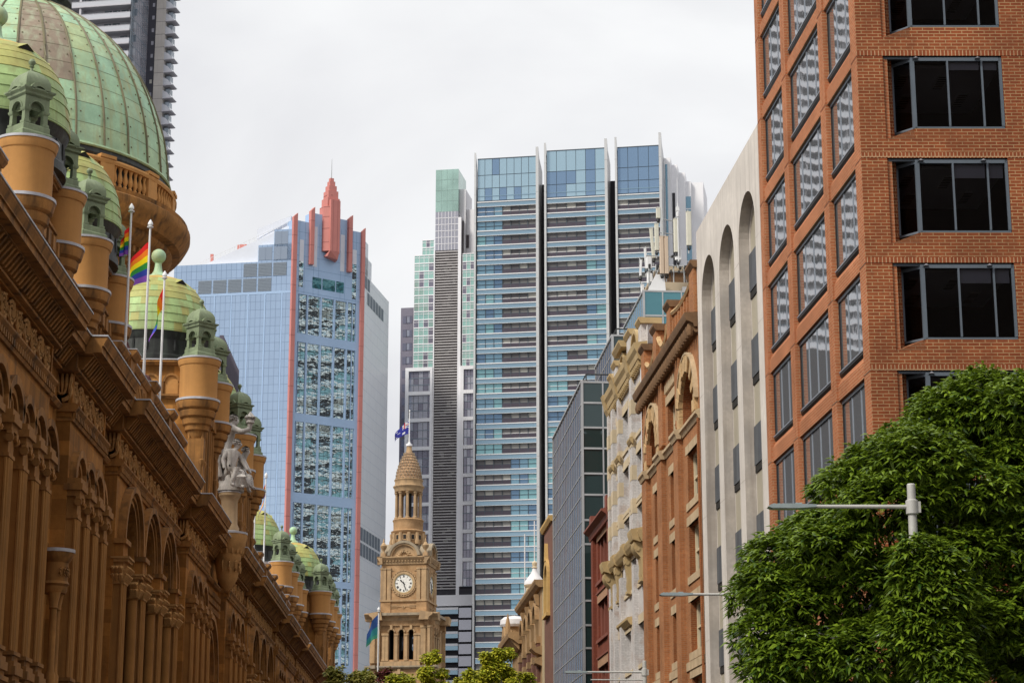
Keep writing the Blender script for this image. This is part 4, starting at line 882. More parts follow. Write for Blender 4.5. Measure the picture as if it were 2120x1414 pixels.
def pediment(uc,r,z0,hood):
    b=MB(FR(HS)); b.ring(uc,z0,r-.22,r,-.5,.1,0,pi,14,1); b.pane(uc-r,uc+r,z0-.1,z0+.05,.1,1); b.archpane(uc,r-.25,z0,z0-.05,-.1,0)
    if hood:
        for k in range(5): b.ring(uc,z0,r-.65-.05*k,r-.55-.05*k,-.1,.2,0,pi,10,1)
        b.prism([(-.6,z0+r),(.28,z0+r),(.42,z0+r+.25),(.42,z0+r+.35),(-.6,z0+r+.35)],'u',uc-r-.2,uc+r+.2,1)
    b.build('curved_gable',[m_wbr,m_och],O)
pediment(101.9,1.25,26.85,False); pediment(106.6,1.2,26.85,True); pediment(111.0,1.05,26.85,False)
for z0,z1 in zr:
    for (a,c) in ((100.0,101.9),(102.6,104.3),(105,106.9),(107.7,109.5),(110.0,111.3)):
        b=MB(FR(HS)); d=-.38; b.pane(a,c,z0,z1,d,1); b.box(a,a+.14,d,d+.1,z0,z1,0); b.box(c-.14,c,d,d+.1,z0,z1,0); b.box((a+c)/2-.06,(a+c)/2+.06,d,d+.12,z0,z1,0); b.box(a,c,d,d+.09,(z0+z1)/2-.05,(z0+z1)/2+.05,0); b.box(a,c,d,d+.1,z1-.12,z1,0); b.build('sash_window',[m_white,m_pane],O)
# ---------------------------------------------------------------- dark red narrow building
DS=111.95
m_drd=brick('dark red brick',(.24,.065,.035),(.19,.05,.03),(.17,.06,.04),.24,.086,.008,var=.25,bs=.3); m_drt=M('maroon painted trim',(.23,.07,.045),.2,1.2,.7); m_ltr=M('salmon stone lintel',(.42,.24,.14),.2,1.5,.8)
O=rroot('dark_red_building','low dark red brick building wedged between the whitewashed facade and the glass office','building',DS)
b=MB(FR(DS)); us=[111.95,113.6,118.6,120.3]; zr=[(17.2,19.6),(13.9,16.0),(10.2,12.3),(6.6,8.7)]; zs=[0]+[z for p in sorted(zr) for z in p]+[20.4]
b.gridwall(us,zs,lambda i,j:i==1 and j%2==1,0,.35,0); b.box(111.95,120.3,-9,-.6,0,20.9,0)
for u in (112.4,119.9): b.box(u-.4,u+.4,-.1,.2,0,20.2,0)
b.quad((111.95,0,0),(111.95,-9,0),(111.95,-9,20.4),(111.95,0,20.4),0); b.box(120.25,120.31,-9,0,0,20.4,0); b.build('wall',m_drd,O)
b=MB(FR(DS)); b.prism([(-.2,19.9),(.25,19.9),(.32,20.2),(.6,20.4),(.6,20.5),(-.2,20.6)],'u',111.95,120.6); b.box(111.95,120.3,-.5,.1,20.6,21.0)
for u in (112.5,119.8): b.box(u-.35,u+.35,-.55,.3,20.6,21.3)
b.build('cornice',m_drt,O)
for z0,z1 in zr: b=MB(FR(DS)); b.box(113.4,118.8,-.05,.12,z1+.51,z1+.62); b.build('string_course',m_drt,O); b=MB(FR(DS)); b.box(113.4,118.8,-.05,.14,z0-.2,z0-.02); b.build('window_sill',m_drt,O)

for z0,z1 in zr: b=MB(FR(DS)); b.box(113.5,118.7,-.08,.05,z1,z1+.5); b.build('lintel',m_ltr,O)
for z0,z1 in zr:
    b=MB(FR(DS)); b.pane(113.6,118.6,z0,z1,-.32,1)
    for k in range(4): b.box(113.6+1.5*k,113.8+1.5*k if k<3 else 118.6,-.32,-.12,z0,z1,0)
    b.build('triple_window',[m_drt,m_pane],O)
# ---------------------------------------------------------------- stepped glass office
GS=126.0
m_gside,t_,b_=newmat('reflection streaked facade glass'); wv_,ov_=wallvec(t_); k_=N(t_,'ShaderNodeTexBrick',offset=0.0); t_.links.new(wv_,k_.inputs['Vector']); k_.inputs['Scale'].default_value=1; k_.inputs['Brick Width'].default_value=.525; k_.inputs['Row Height'].default_value=2.93; k_.inputs['Mortar Size'].default_value=0
k_.inputs['Color1'].default_value=(.20,.185,.19,1); k_.inputs['Color2'].default_value=(.05,.048,.052,1); t_.links.new(k_.outputs[0],b_.inputs['Base Color']); b_.inputs['Metallic'].default_value=.9; b_.inputs['Roughness'].default_value=.04; b_.inputs['Specular Tint'].default_value=(.50,.47,.48,1)  # light and dark pane tints stand in for streaks of reflection
bump(t_,b_,noise(t_,.8,3,coords(t_,(1,1,.15))),.06,.2); m_gfront=glass('black green glass',(.02,.04,.04),.15,.02,.10,.35,.8); m_gteal=glass('teal glass',(.10,.24,.27),.7,.03,.12,.3)
m_alu=M('silver mullion',(.42,.42,.42),.1,1,.4,metal=.3)
O=rroot('stepped_glass_office','dark mirror glass office stepping up in three tiers, behind the low dark red building','office building',GS)
zrow=[4.0,5.5,6.9,8.4,9.8,11.3,12.7,14.2,15.6,17.1,18.5,20.6,22.1,23.7,25.04,26.64,27.97,29.56,30.9]
def tier(s0,s1,d0,z0,z1,rows,ma,mb_,label,dep=16,pitch=1.05,pf=3.4):
    fr=FR(GS); b=MB(fr); D=14.5-d0
    b.quad((s0,D,z0),(s1,D,z0),(s1,D,z1),(s0,D,z1),0); b.quad((s1,D,z0),(s1,D-dep,z0),(s1,D-dep,z1),(s1,D,z1),1); b.quad((s0,D,z1),(s1,D,z1),(s1,D-dep,z1),(s0,D-dep,z1),2)
    b.quad((s0,D-dep,z0),(s1,D-dep,z0),(s1,D-dep,z1),(s0,D-dep,z1),1)
    tb=b.build('glass_tier',[ma,mb_,m_alu],O)
    b=MB(fr); k=s0
    while k<=s1+.01: b.box(k-.014,k+.014,D-.02,D+.025,z0,z1); k+=pitch
    for z in rows:
        if z0<z<=z1: b.box(s0,s1,D-.02,D+.03,z-.03,z+.03); b.box(s0-.05,s0+.02,D-dep,D,z-.06,z+.06)
    b.box(s0-.07,s0+.07,D-.08,D+.07,z0,z1); b.box(s1-.05,s1+.05,D-.08,D+.05,z0,z1); b.box(s0-.06,s1+.05,D-.1,D+.08,z1-.06,z1+.06)
    q=1
    while q*1.32<dep: b.box(s0-.05,s0+.02,D-q*1.32-.045,D-q*1.32+.045,z0,z1); q+=1
    b.build('mullions',m_alu,tb)
    # end glazing facing the camera: one pane per bay and row
    rr=[z0]+[z for z in rows if z0<z<z1]+[z1]; n=0
    for i in range(len(rr)-1):
        for q in range(2 if z0<1 else 3):
            if n<60:
                w_=MB(fr); a=rng.uniform(-.012,.012); e=rng.uniform(-.012,.012); w_.quad((s0+a,D-1.32*q,rr[i]),(s0-a,D-1.32*(q+1),rr[i]),(s0-a+e,D-1.32*(q+1),rr[i+1]),(s0+a+e,D-1.32*q,rr[i+1])); w_.build('window',mb_,tb); n+=1
    qq=2 if z0<1 else 3
    b=MB(fr); b.quad((s0,D-1.32*qq,z0),(s0,D-dep,z0),(s0,D-dep,z1),(s0,D-1.32*qq,z1),0); b.build('end_wall',mb_,tb)
    return tb
tier(126.0,144.4,14.5,0,30.95,zrow,m_gside,m_gfront,'')
tier(130.0,139.2,17.0,30.95,35.0,[32.4,33.8,35.0],m_gside,m_gfront,'')
tier(136.0,146.0,20.0,35.0,39.75,[36.3,38.0,39.75],m_gteal,m_gteal,'')
m_cab0=flat('black railing',(.03,.03,.03),.5)
b=MB(FR(GS)); b.tube([(126.2,-.3,31.45),(133,-.3,31.45)],.05,6); b.tube([(126.2,-.3,31.45),(126.2,-3.2,31.45)],.05,6)
for k in range(4): b.tube([(126.2,-.3-k*.95,31),(126.2,-.3-k*.95,31.45)],.04,6)
b.build('roof_railing',m_cab0,O); b=MB(FR(GS)); b.tube([(130.2,-2.8,35.5),(136,-2.8,35.5)],.05,6); b.tube([(130.2,-2.8,35.5),(130.2,-5.6,35.5)],.05,6)
for k in range(3): b.tube([(130.2,-2.8-k*1.2,35),(130.2,-2.8-k*1.2,35.5)],.04,6)
b.build('roof_railing',m_cab0,O)
m_pl=M('beige rendered plant room',(.52,.42,.29),.18,.8,.85,streak=.3,dark=(.3,.22,.15))
b=MB(FR(GS)); b.box(138,146,-17,-6.6,39.75,41.0,0); b.box(139.5,146,-17,-7.4,41.0,42.2,1); b.prism([(-17,42.2),(-7.2,42.2),(-7.0,42.4),(-7.0,42.6),(-17,42.6)],'u',139.3,146,0); b.prism([(-7.2,39.78),(-5.8,39.78),(-6.5,41.2),(-7.1,41.2)],'u',136.8,137.6,2); b.box(136.6,137.5,-10.2,-9.0,39.75,40.6,2); b.box(137,137.6,-9.0,-8.4,39.8,40.4,3); b.box(137,137.6,-12.4,-11.7,39.8,40.35,3)
b.build('rooftop_plant_room',[m_pl,m_corb,m_white,m_alu],O)
# ---------------------------------------------------------------- brown gabled building and cream corner building
m_plum=brick('plum brown brick',(.20,.095,.065),(.16,.075,.055),(.2,.11,.08),.24,.086,.008,var=.2,bs=.3)
m_yel=M('yellow ochre stucco',(.58,.37,.13),.2,1.2,.8,.2,6,streak=.3,dark=(.25,.14,.05))
GS2=144.9
O=rroot('plum_gabled_building','narrow plum brown building with ochre coping and arched window, just past the glass office','building',GS2)
b=MB(FR(GS2)); b.archwall(144.9,151.4,0,24.6,148.6,1.0,21.4,19.0,0,.5,0,1,12); b.quad((144.9,0,0),(144.9,-10,0),(144.9,-10,25.5),(144.9,0,25.5),0); b.quad((151.4,0,0),(151.4,-10,0),(151.4,-10,25.5),(151.4,0,25.5),0); b.pane(144.9,151.4,24.6,25.3,0,0); b.build('wall',[m_plum,m_yel],O)
b=MB(FR(GS2)); b.prism([(-.4,25.1),(.15,25.1),(.3,25.35),(.3,25.5),(-.4,25.5)],'u',144.9,151.6); b.ring(148.6,21.4,1.0,1.45,-.05,.2,n=12); b.box(147.1,147.6,-.05,.2,18.8,21.4); b.box(149.6,150.1,-.05,.2,18.8,21.4); b.prism([(147.0,18.6),(150.2,18.6),(150.2,18.85),(147,18.85)],'d',-.05,.3); b.prism([(148.2,22.7),(149,22.7),(148.6,24.0)],'d',-.05,.25); b.build('coping_and_surround',m_yel,O)
b=MB(FR(GS2)); b.archpane(148.6,1.0,21.4,19,-.45); b.build('pointed_window',m_pane,O)
CS2=153.2
m_crm=M('cream side wall render',(.66,.53,.33),.12,.5,.85,.1,8,streak=.35,dark=(.35,.27,.17)); m_brn=M('old brown sandstone',(.40,.25,.12),.3,1.1,.85,.35,6,streak=.55,dark=(.14,.09,.05))
O=rroot('cream_corner_building','old brown arcaded corner building with a blank cream end wall and a small white dome','building',CS2)
b=MB(FR(CS2)); us0=[153.2,155.2,159.2,163.2,167.2,171.0]
for k in range(4): b.archwall(us0[k+1]-4 if k else 153.2,us0[k+1],17.5,21.4,us0[k+1]-1.9,1.15,19.3,17.5,0,.7,0,0,14) if k else b.pane(153.2,155.2,0,21.4,0,0)
b.archwall(167.2,171.0,17.5,21.4,169.1,1.1,19.3,17.5,0,.7,0,0,14)
b.pane(155.2,171,0,17.5,-.3,2); b.box(171,181,-10,0,0,19.4,0); b.quad((171,0,0),(171,-10,0),(171,-10,21.4),(171,0,21.4),0)
for u in us0[1:]: b.box(u-.55,u+.55,-.35,.25,0,17.6,2); b.box(u-.6,u+.6,-.3,.32,17.4,17.9,0)
for u in us0[1:-1]:
    for z in (16.2,14.0): b.box(u-.57,u+.57,-.3,.29,z,z+.5,0)
b.build('wall',[m_brn,m_crm,m_plum],O)
b=MB(FR(CS2)); b.quad((153.2,0,0),(153.2,-9,0),(153.2,-9,21.5),(153.2,0,21.5),0); b.build('end_wall',m_crm,O)
b=MB(FR(CS2)); b.prism([(-9,21.4),(.25,21.4),(.5,21.6),(.6,21.8),(.6,21.95),(-9,22.0)],'u',153.0,171.3)
for u in us0[1:-1]: b.ring(u+2.1,19.3,1.15,1.4,-.05,.3,n=12); b.prism([(.05,20.2),(.25,20.3),(.42,20.9),(.42,21.1),(.05,21.1)],'u',u-.15,u+.35)
b.prism([(-1,19.0),(.3,19.0),(.7,19.3),(1.1,19.5),(1.2,19.8),(1.2,19.95),(-1,20.0)],'u',171,182)
k=171.2
while k<181.5: b.prism([(.2,18.5),(.6,18.9),(1.0,19.4),(.2,19.4)],'u',k,k+.35); k+=.8
b.prism([(.0,16.4),(.5,16.6),(.8,16.9),(.0,17.1)],'u',153.5,155.4); b.prism([(.0,15.6),(.5,15.8),(.6,16.1),(.0,16.3)],'u',153.5,155.2); b.build('cornice',m_brn,O)
b=MB(FR(CS2)); cu,cd=172.5,-1.2
b.lathe([(.75,20),(.75,23.8),(.85,23.9),(.9,24.05)],cu,cd,20,1); b.lathe([(.9,24.05),(.88,24.2),(.78,24.42),(.55,24.72),(.34,25.0),(.22,25.25),(.18,25.45)],cu,cd,20,0); b.lathe([(.18,25.45),(.26,25.52),(.17,25.62),(.22,25.8),(.22,25.95),(.12,26.05),(0,26.1)],cu,cd,14,1)
b.tube([(cu,cd,26.0),(cu,cd,29.5)],.05,6,0); b.archpane(cu,.01,22,21.9,cd,2)
b.lathe([(.0,21.4),(.35,21.55),(.35,21.85),(.0,22.0)],cu,cd+1.1,12,2)
b.build('white_dome',[m_wpl,m_och2,m_cav],O)
b=MB(FR(CS2)); b.lathe([(.9,20.0),(.9,20.9)],176.3,.2,16,1); b.lathe([(1.15,20.9),(1.25,21.1),(1.2,21.5),(.9,21.75),(.0,21.9)],176.3,.2,16,0); b.prism([(174.9,20.0),(177.8,20.0),(176.3,21.6)],'d',.5,1.2,1); b.tube([(174,-.5,22),(174,-.5,28.6)],.05,6,0); b.tube([(174.6,.9,20),(174.6,.9,21),(174.6,.9,21.9)],[.25,.2,.02],8,1); b.build('corner_turret_cap',[m_wpl,m_brn],O)
def cw(u0,u1,z0,z1,arch): 
    b=MB(FR(CS2)); 
    if arch: b.archpane((u0+u1)/2,(u1-u0)/2,z1,z0,-.65)
    else: b.pane(u0,u1,z0,z1,-.28)
    b.build('window',m_pane,O)
for u in us0[1:-1]:
    cw(u+.95,u+3.25,17.5,19.3,True)
    for z in (14.5,11.5,8.5): cw(u+.8,u+3.3,z,z+2.2,False)
# ---------------------------------------------------------------- rooftop antennas on the upper tier of the glass office
m_ant=M('cream antenna radome',(.62,.60,.50),.1,2,.5); m_anb=M('tan antenna radome',(.56,.44,.33),.08,2,.5); m_gal=M('galvanised steel',(.42,.43,.43),.2,2,.5,metal=.3); m_cab=flat('black cabling',(.03,.03,.03),.7)
def RW(s,d): return (d*cos(AR)-s*sin(AR),d*sin(AR)+s*cos(AR))
def panel(label,px_s,d,z0,z1,w_=.32,tilt=0.,m=m_ant,rz=0.,foot=True):
    x,y=RW(px_s,d); o=thing('panel_antenna',label,'antenna',(x,y,z0),AR+rz,'mobile phone antennas on the glass office roof')
    b=MB((0,0,1,0,0,-1)); h=z1-z0; w2=w_/2
    b.prism([(-w2,-.10),(-w2,.05),(-w2*.7,.12),(w2*.7,.12),(w2,.05),(w2,-.10)],'z',0,h)
    b.box(-w2-.01,w2+.01,-.11,.125,h-.03,h+.01); q=b.build('radome',m,o); q.rotation_euler=(0,tilt,0)
    b=MB((0,0,1,0,0,-1)); b.tube([(0,-.25,-.5),(0,-.25,h+.2)],.05,8); b.box(-.06,.06,-.27,-.08,h*.2,h*.2+.08); b.box(-.06,.06,-.27,-.08,h*.8,h*.8+.08); b.build('mounting_pole',m_gal,o)
    if foot:
        b=MB((0,0,1,0,0,-1)); 
        for k in range(5): b.tube([(-.12+.06*k,0,0),(-.12+.06*k,-.02,-.15),(-.05+.03*k,-.15,-.3)],.022,5)
        b.build('cables',m_cab,o)
    return o
def pxs(px,d): # distance along the street where the roof line meets a given bearing
    return d*4258/(px-709.)
# (label, s, d, z0, z1, w)
PA=[('short cream antenna box at the very top of the mast',139.0,21.6,46.0,46.75,.32,m_ant,.0),('tall cream antenna left of the mast, leaning',139.9,21.35,43.3,45.5,.22,m_ant,-.08),('slim cream antenna just left of the paired tan panels',139.0,21.45,43.6,45.55,.3,m_ant,.0),
 ('left half of the paired tall tan antenna panels',136.6,21.42,41.2,43.9,.30,m_anb,.0),('right half of the paired tall tan antenna panels',136.6,21.74,41.2,43.9,.30,m_anb,.0),
 ('tall cream antenna right of the mast beside the white equipment box',135.0,22.2,42.3,44.7,.36,m_ant,.0),('tall cream antenna furthest right, next to the concrete building',133.0,22.75,42.2,44.6,.36,m_ant,.0),
 ('white square antenna above the lower white one at left',139.5,20.95,42.4,43.3,.40,m_white,.0),('lower white square antenna at left of the frame',139.5,21.0,41.3,42.1,.46,m_white,.0),('narrow white antenna furthest left on the frame',140.8,20.5,42.2,43.4,.14,m_white,.06),('narrow pale antenna second from the left on the frame',140.2,20.85,42.6,44.1,.16,m_white,-.05),('white equipment box on the rail right of the tan panels',135.2,22.35,41.8,42.6,.46,m_white,.0),('stubby white cylinder like antenna at the roof edge',139.9,20.5,39.9,41.3,.24,m_white,.0)]
for lb,s,d,z0,z1,w_,m,tl in PA: panel(lb,s,d,z0,z1,w_,tl,m)
x,y=RW(138.2,21.75); o=thing('antenna_mast','grey steel lattice mast and rails holding the roof antennas','mast',(x,y,39.75),AR)
b=MB((0,0,1,0,0,-1)); b.tube([(0,0,0),(0,0,6.6)],.09,8); b.tube([(.0,0,6.6),(0,0,8.2)],.03,6)
for zz,x0,x1 in ((2.1,-1.1,2.2),(3.2,-1.2,1.3),(4.9,-.2,.9),(5.9,0,.8),(1.2,-1.,2.2),(2.5,.3,2.2)): b.tube([(x0,.05,zz),(x1,-.3,zz+.02)],.04,6)
for xx in (-1.0,-.5,.75,1.5,2.1): b.tube([(xx,-.1,0),(xx,-.1,2.6)],.05,6)
b.tube([(-1,0,.1),(-.3,0,2.4)],.03,5); b.tube([(2.1,-.3,.1),(1.4,-.3,2.4)],.03,5); b.build('steel_frame',m_gal,o)
b=MB((0,0,1,0,0,-1)); R=random.Random(4)
for k in range(26):
    xx=R.uniform(-1.1,2.1); zz=R.choice([1.2,2.1,2.4,3.2,2.5]); b.box(xx,xx+R.uniform(.06,.16),-.25,.05,zz-R.uniform(.02,.2),zz+R.uniform(.0,.12))
for k in range(10):
    xx=R.uniform(-.9,2); b.tube([(xx,.05,2.2),(xx+.05,.12,1.5),(xx-.08,.08,.6),(xx,.1,.0)],.02,5)
b.build('cable_bundles',m_cab,o)
x,y=RW(134.5,22.25); o=thing('whip_antenna','thin white whip antenna with a small camera like head between the cream panels','antenna',(x,y,41.5),AR)
b=MB((0,0,1,0,0,-1)); b.tube([(0,0,0),(0,0,4.2)],.04,6); b.tube([(0,0,4.2),(0,0,6.0)],.018,5); b.box(-.12,.1,-.1,.1,3.6,3.9); b.lathe([(.1,3.2),(.12,3.5),(.05,3.6)],0,0,8); b.build('rod',m_white,o)
# ================================================================ far towers, on the city grid turned 11.2 degrees
GA=rad(-11.2)
FG=(0,0,1,0,0,-1)     # local: u right, d towards the viewer
def groot(name,label,cat,x,y): return thing(name,label,cat,(x,y,0),GA)
def curtain(name,c,mc,bw,bh,ms=.06,metal=.5,rough=.06,var=.12,wave=.06):
    m,t,b=newmat(name); wv,ov=wallvec(t); k=N(t,'ShaderNodeTexBrick',offset=0.0); t.links.new(wv,k.inputs['Vector']); k.inputs['Scale'].default_value=1; k.inputs['Brick Width'].default_value=bw; k.inputs['Row Height'].default_value=bh; k.inputs['Mortar Size'].default_value=ms; k.inputs['Mortar Smooth'].default_value=0
    k.inputs['Color1'].default_value=(*mul(c,1+var),1); k.inputs['Color2'].default_value=(*mul(c,1-var),1); k.inputs['Mortar'].default_value=(*mc,1)
    t.links.new(k.outputs[0],b.inputs['Base Color']); b.inputs['Metallic'].default_value=metal; b.inputs['Roughness'].default_value=rough
    if wave: bump(t,b,noise(t,.35,3,ov),wave,.3)
    return m
# ---------------------------------------------------------------- blue tower with pink fins
m_blue=M('pale blue panel',(.36,.50,.71),.08,.15,.35,spec=.5); m_bleft=curtain('blue mirror curtain wall',(.43,.56,.73),(.22,.30,.42),1.05,1.72,.038,.72,.05,.035,.06); m_bright=curtain('sky reflection pale curtain wall',(.90,.93,.98),(.52,.58,.70),.62,2.3,.03,.08,.35,.03,.0)  # right face: reflected sky is put into a pale, nearly matt colour
m_pink=M('salmon pink panel',(.58,.215,.185),.1,.3,.5,spec=.4); m_pinkd=flat('pink panel joint',(.28,.09,.08),.6); m_grl=M('grey louvre',(.20,.24,.29),.1,3,.4); m_hgl=glass('dark rippled mirror glass',(.60,.70,.73),.92,.015,.07,.35,wv=(1,1,1.6)); m_bwh=M('white blue cladding',(.66,.69,.76),.06,.4,.45)
P1=(-33.36,398.6); O=groot('blue_pink_tower','blue glass tower with salmon pink fins and stepped pink spire, left of the clock tower','tower',*P1)
q=17.0/sqrt(2); LW=24.7
b=MB(FG); ZT=118.4
# plan: left face (-24.7,0)-(0,0); chamfer (0,0)-(q,-q... into depth); right face (q,d=-q) going back 22.5
plan=[(-LW,0),(0,0),(q,-q),(q,-q-22.5),(-LW,-q-22.5)]
def wall(p,r,z0,z1,m): b.quad((p[0],p[1],z0),(r[0],r[1],z0),(r[0],r[1],z1),(p[0],p[1],z1),m)
wall(plan[0],(0,0),0,ZT,0); wall((q,-q),(q,-q-22.5),0,ZT,1); wall(plan[3],plan[4],0,ZT,0); wall(plan[4],plan[0],0,ZT,0)
b.poly([(u,d,ZT) for u,d in plan],2)
# stepped crown on both flanks
for u0,z1 in ((-7.1,121.9),(-3.85,125.0)): b.box(u0,0,-8,.0,ZT-.01,z1,0)
for e,z1 in ((6.2,122.3),(3.0,125.5)): b.box(q-6,q,-q-e,-q-.02,ZT-.01,z1,1)
b.poly([(-19.5,-1.2,ZT),(0,-1.2,126.6),(0,-14,126.6),(-19.5,-14,ZT)],2); b.poly([(-19.5,-1.2,ZT),(0,-1.2,126.6),(0,-1.2,ZT)],2)
b.box(-8.2,-2.0,-4,-2.6,121.5,125.6,2); b.prism([(-8.2,124),(-1.2,127.6),(-1.2,128.6),(-8.2,126.2)],'d',-4,-2.5,2)
b.build('curtain_wall',[m_bleft,m_bright,m_bwh],O)
for bx in ((-12.5,-10.6,-4,-3,120.6,123.2),(-18.1,-17.5,-3.2,-2.8,118.9,121.4),(-15,-14.4,-3.2,-2.8,119.4,120.8)): b=MB(FG); b.box(*bx); b.build('roof_beacon',m_pink,O)
b=MB(FG)
for k in range(20): u=-19.5+k; b.tube([(u,-1.3,ZT+(u+19.5)*.42),(u,-1.3,ZT+(u+19.5)*.42+.9)],.04,5)
b.tube([(-19.5,-1.3,ZT+.9),(-.5,-1.3,ZT+19*.42+.9)],.04,5); b.build('roof_rail',m_white,O)
def vent(u0,z0,w_=2.75,h=2.75):
    v=MB(FG); v.pane(u0,u0+w_,z0,z0+h,.05)
    for k in range(9): v.box(u0,u0+w_,.05,.09,z0+h*k/9,z0+h*k/9+.12)
    v.build('vent_panel',m_grl,O)
for k in range(5): vent(-19.45+3.13*k,112.2)
for u,z in ((-10.05,115.35),(-6.95,115.35),(-3.85,115.35)): vent(u,z)
m_gl2=glass('grey blue grid glass',(.32,.38,.46),.6,.08,.05)
for u,z in ((-6.95,118.7),(-3.8,118.7),(-3.7,121.9)):
    v=MB(FG); v.pane(u,u+2.75,z,z+2.7,.05); v.box(u+1.3,u+1.4,.05,.1,z,z+2.7); v.build('grid_window',m_gl2,O)
# strips of pale mullion on the left face
for u in (-22.2,-19.3,-15.9,-12.4,-8.9,-5.4,-1.9): b=MB(FG); b.box(u-.13,u+.13,.0,.07,0,111.7); b.build('pale_mullion',m_blue,O)
b=MB(FG); b.box(-LW,0,0,.06,111.6,112.1); b.build('sill_band',m_blue,O)
# chamfer
FC=(0,0,cos(pi/4),sin(pi/4),sin(pi/4),-cos(pi/4))
cz=[(5,19.5),(21.5,36.6),(38.3,53.3),(54.6,69.4),(71.4,85.6),(87.3,101.8),(103.6,111.7)]
b=MB(FC); us=[0,1.65,15.2,17.0]; zs=[0]+[z for p in cz for z in p]+[122.0]
b.gridwall(us,zs,lambda i,j:i==1 and j%2==1,0,.3,0)
for a,c,z in ((0,4.2,127.0),(4.2,6.8,129.2),(6.8,10.6,129.2),(10.6,13.2,129.1),(13.2,17.0,127.1)): b.box(a,c,-2.5,0,122.0,z,0)
for k in range(24): b.box(.9,16.0,.0,.012,112.2+2.5*k-.03,112.2+2.5*k+.03,1) if 112.2+2.5*k<127 else None
for u in (1.6,2.9,5.0,6.2,11.3,12.4,14.2,15.0): b.box(u-.03,u+.03,0,.012,112,127,1)
b.build('corner_panels',[m_blue,flat('blue panel joint',(.17,.28,.44),.5)],O)
for z0,z1 in cz:
    w_=MB(FC); w_.pane(1.65,15.2,z0,z1,-.25,0)
    for u in (1.9,3.85,7.0,10.15,13.1,14.4): w_.box(u-.16 if u not in (1.9,14.4) else u-.03,u+.16 if u not in (1.9,14.4) else u+.03,-.25,.02,z0,z1,1)
    n=int(round((z1-z0)/1.62))
    for k in range(1,n): w_.box(1.65,15.2,-.25,-.2,z0+(z1-z0)*k/n-.03,z0+(z1-z0)*k/n+.03,2)
    for k in range(1,14): w_.box(1.65+k*.97-.012,1.65+k*.97+.012,-.25,-.22,z0,z1,2)
    w_.build('window',[m_hgl,m_blue,m_cav],O)
for u0,u1 in ((4.8,6.9),(7.15,10.1),(10.35,12.15)):
    w_=MB(FC); w_.pane(u0,u1,113.4,115.7,.03); w_.build('small_window',m_gteal,O)
for u0,z0,z1 in ((1.65,118.5,123.1),(4.75,117.9,126.4),(11.2,118.0,125.8),(14.1,120,123.1)):
    w_=MB(FC); w_.pane(u0,u0+.98,z0,z1,.03); 
    for k in range(1,4): w_.box(u0,u0+.98,.03,.05,z0+(z1-z0)*k/4-.03,z0+(z1-z0)*k/4+.03)
    w_.build('white_glass_strip',m_bwh,O)
for u0,z0,z1 in ((1.65,113.2,118.5),(14.1,112.6,120.0)):
    w_=MB(FC); w_.pane(u0,u0+.98,z0,z1,.03); w_.build('dark_glass_strip',m_hgl,O)
for u0,u1,z0,z1,dd in ((-.12,.8,0,128.4,.55),(3.75,4.6,118.1,130.3,.8),(12.7,13.6,118.0,130.2,.8),(16.0,16.85,0,128.1,.5)):
    f=MB(FC); f.prism([(u0,z0),(u1,z0),(u1,z1),(u0,z1-.9)],'d',-.2,dd,0)
    z=z0+4
    while z<z1: f.box(u0-.01,u1+.01,-.2,dd+.012,z,z+.08,1); z+=5.2
    f.build('pink_fin',[m_pink,m_pinkd],O)
f=MB(FC); uc=8.72
def oct_(w_,dp): return [(uc-w_,0),(uc-w_,dp*.35),(uc-w_*.45,dp),(uc+w_*.45,dp),(uc+w_,dp*.35),(uc+w_,0)]
f.prism([(uc-1.95,-1.2)]+oct_(1.95,1.7)+[(uc+1.95,-1.2)],'z',121.4,130.9,0)
f.prism([(uc-1.15,-1),(uc-1.1,2.0),(uc+1.1,2.0),(uc+1.15,-1)],'z',121.3,132.2,0)
for w_,z0,z1 in ((1.4,130.9,132.8),(1.15,132.2,134.4),(.88,134.0,135.6),(.62,135.2,136.6),(.4,136.4,137.35)): f.prism([(uc-w_,-w_),(uc-w_,w_*.8),(uc+w_*.9,w_),(uc+w_*.9,-w_)],'z',z0,z1,0)
a=[f.P(uc-1.1,2.0,121.35),f.P(uc+1.1,2.0,121.35),f.P(uc+1.3,.0,119.6),f.P(uc-1.5,.0,120.4),f.P(uc+.9,1.6,119.7),f.P(uc-1.3,1.2,120.2)]
f.F([a[0],a[1],a[4],a[5]]); f.F([a[1],a[2],a[4]]); f.F([a[0],a[5],a[3]]); f.F([a[5],a[4],a[2],a[3]])
for z in (123.2,126.1,128.6,130.7,133.4): f.prism([(uc-1.97 if z<130.9 else uc-1.2,-1)]+[(u,d*1.012+.012) for u,d in (oct_(1.965,1.71) if z<130.9 else oct_(1.18,1.0))]+[(uc+1.97 if z<130.9 else uc+1.2,-1)],'z',z,z+.09,1)
for u in (uc-.55,uc+.5): f.box(u-.03,u+.03,1.7,2.02,121.3,132.2,1)
sp=f.build('pink_spire',[m_pink,m_pinkd],O)
f=MB(FC); f.tube([(uc,0,137.2),(uc,0,141.6)],[.09,.03],6); f.build('mast',m_gal,sp)
# right face vents
FRt=(q,q,0,1,1,0)     # u back along the right face, outward to the right
for z0,n0,n in ((115.6,0,2),(112.6,1,6),(63.4,0,7),(60.3,0,7)):
    for k in range(n0,n0+n if z0>100 else n):
        v=MB(FRt); u=.4+2.5*k; v.pane(u,u+2.1,z0,z0+2.6,.04); v.box(u+1.0,u+1.1,.04,.08,z0,z0+2.6); v.build('vent_panel',m_grl,O)
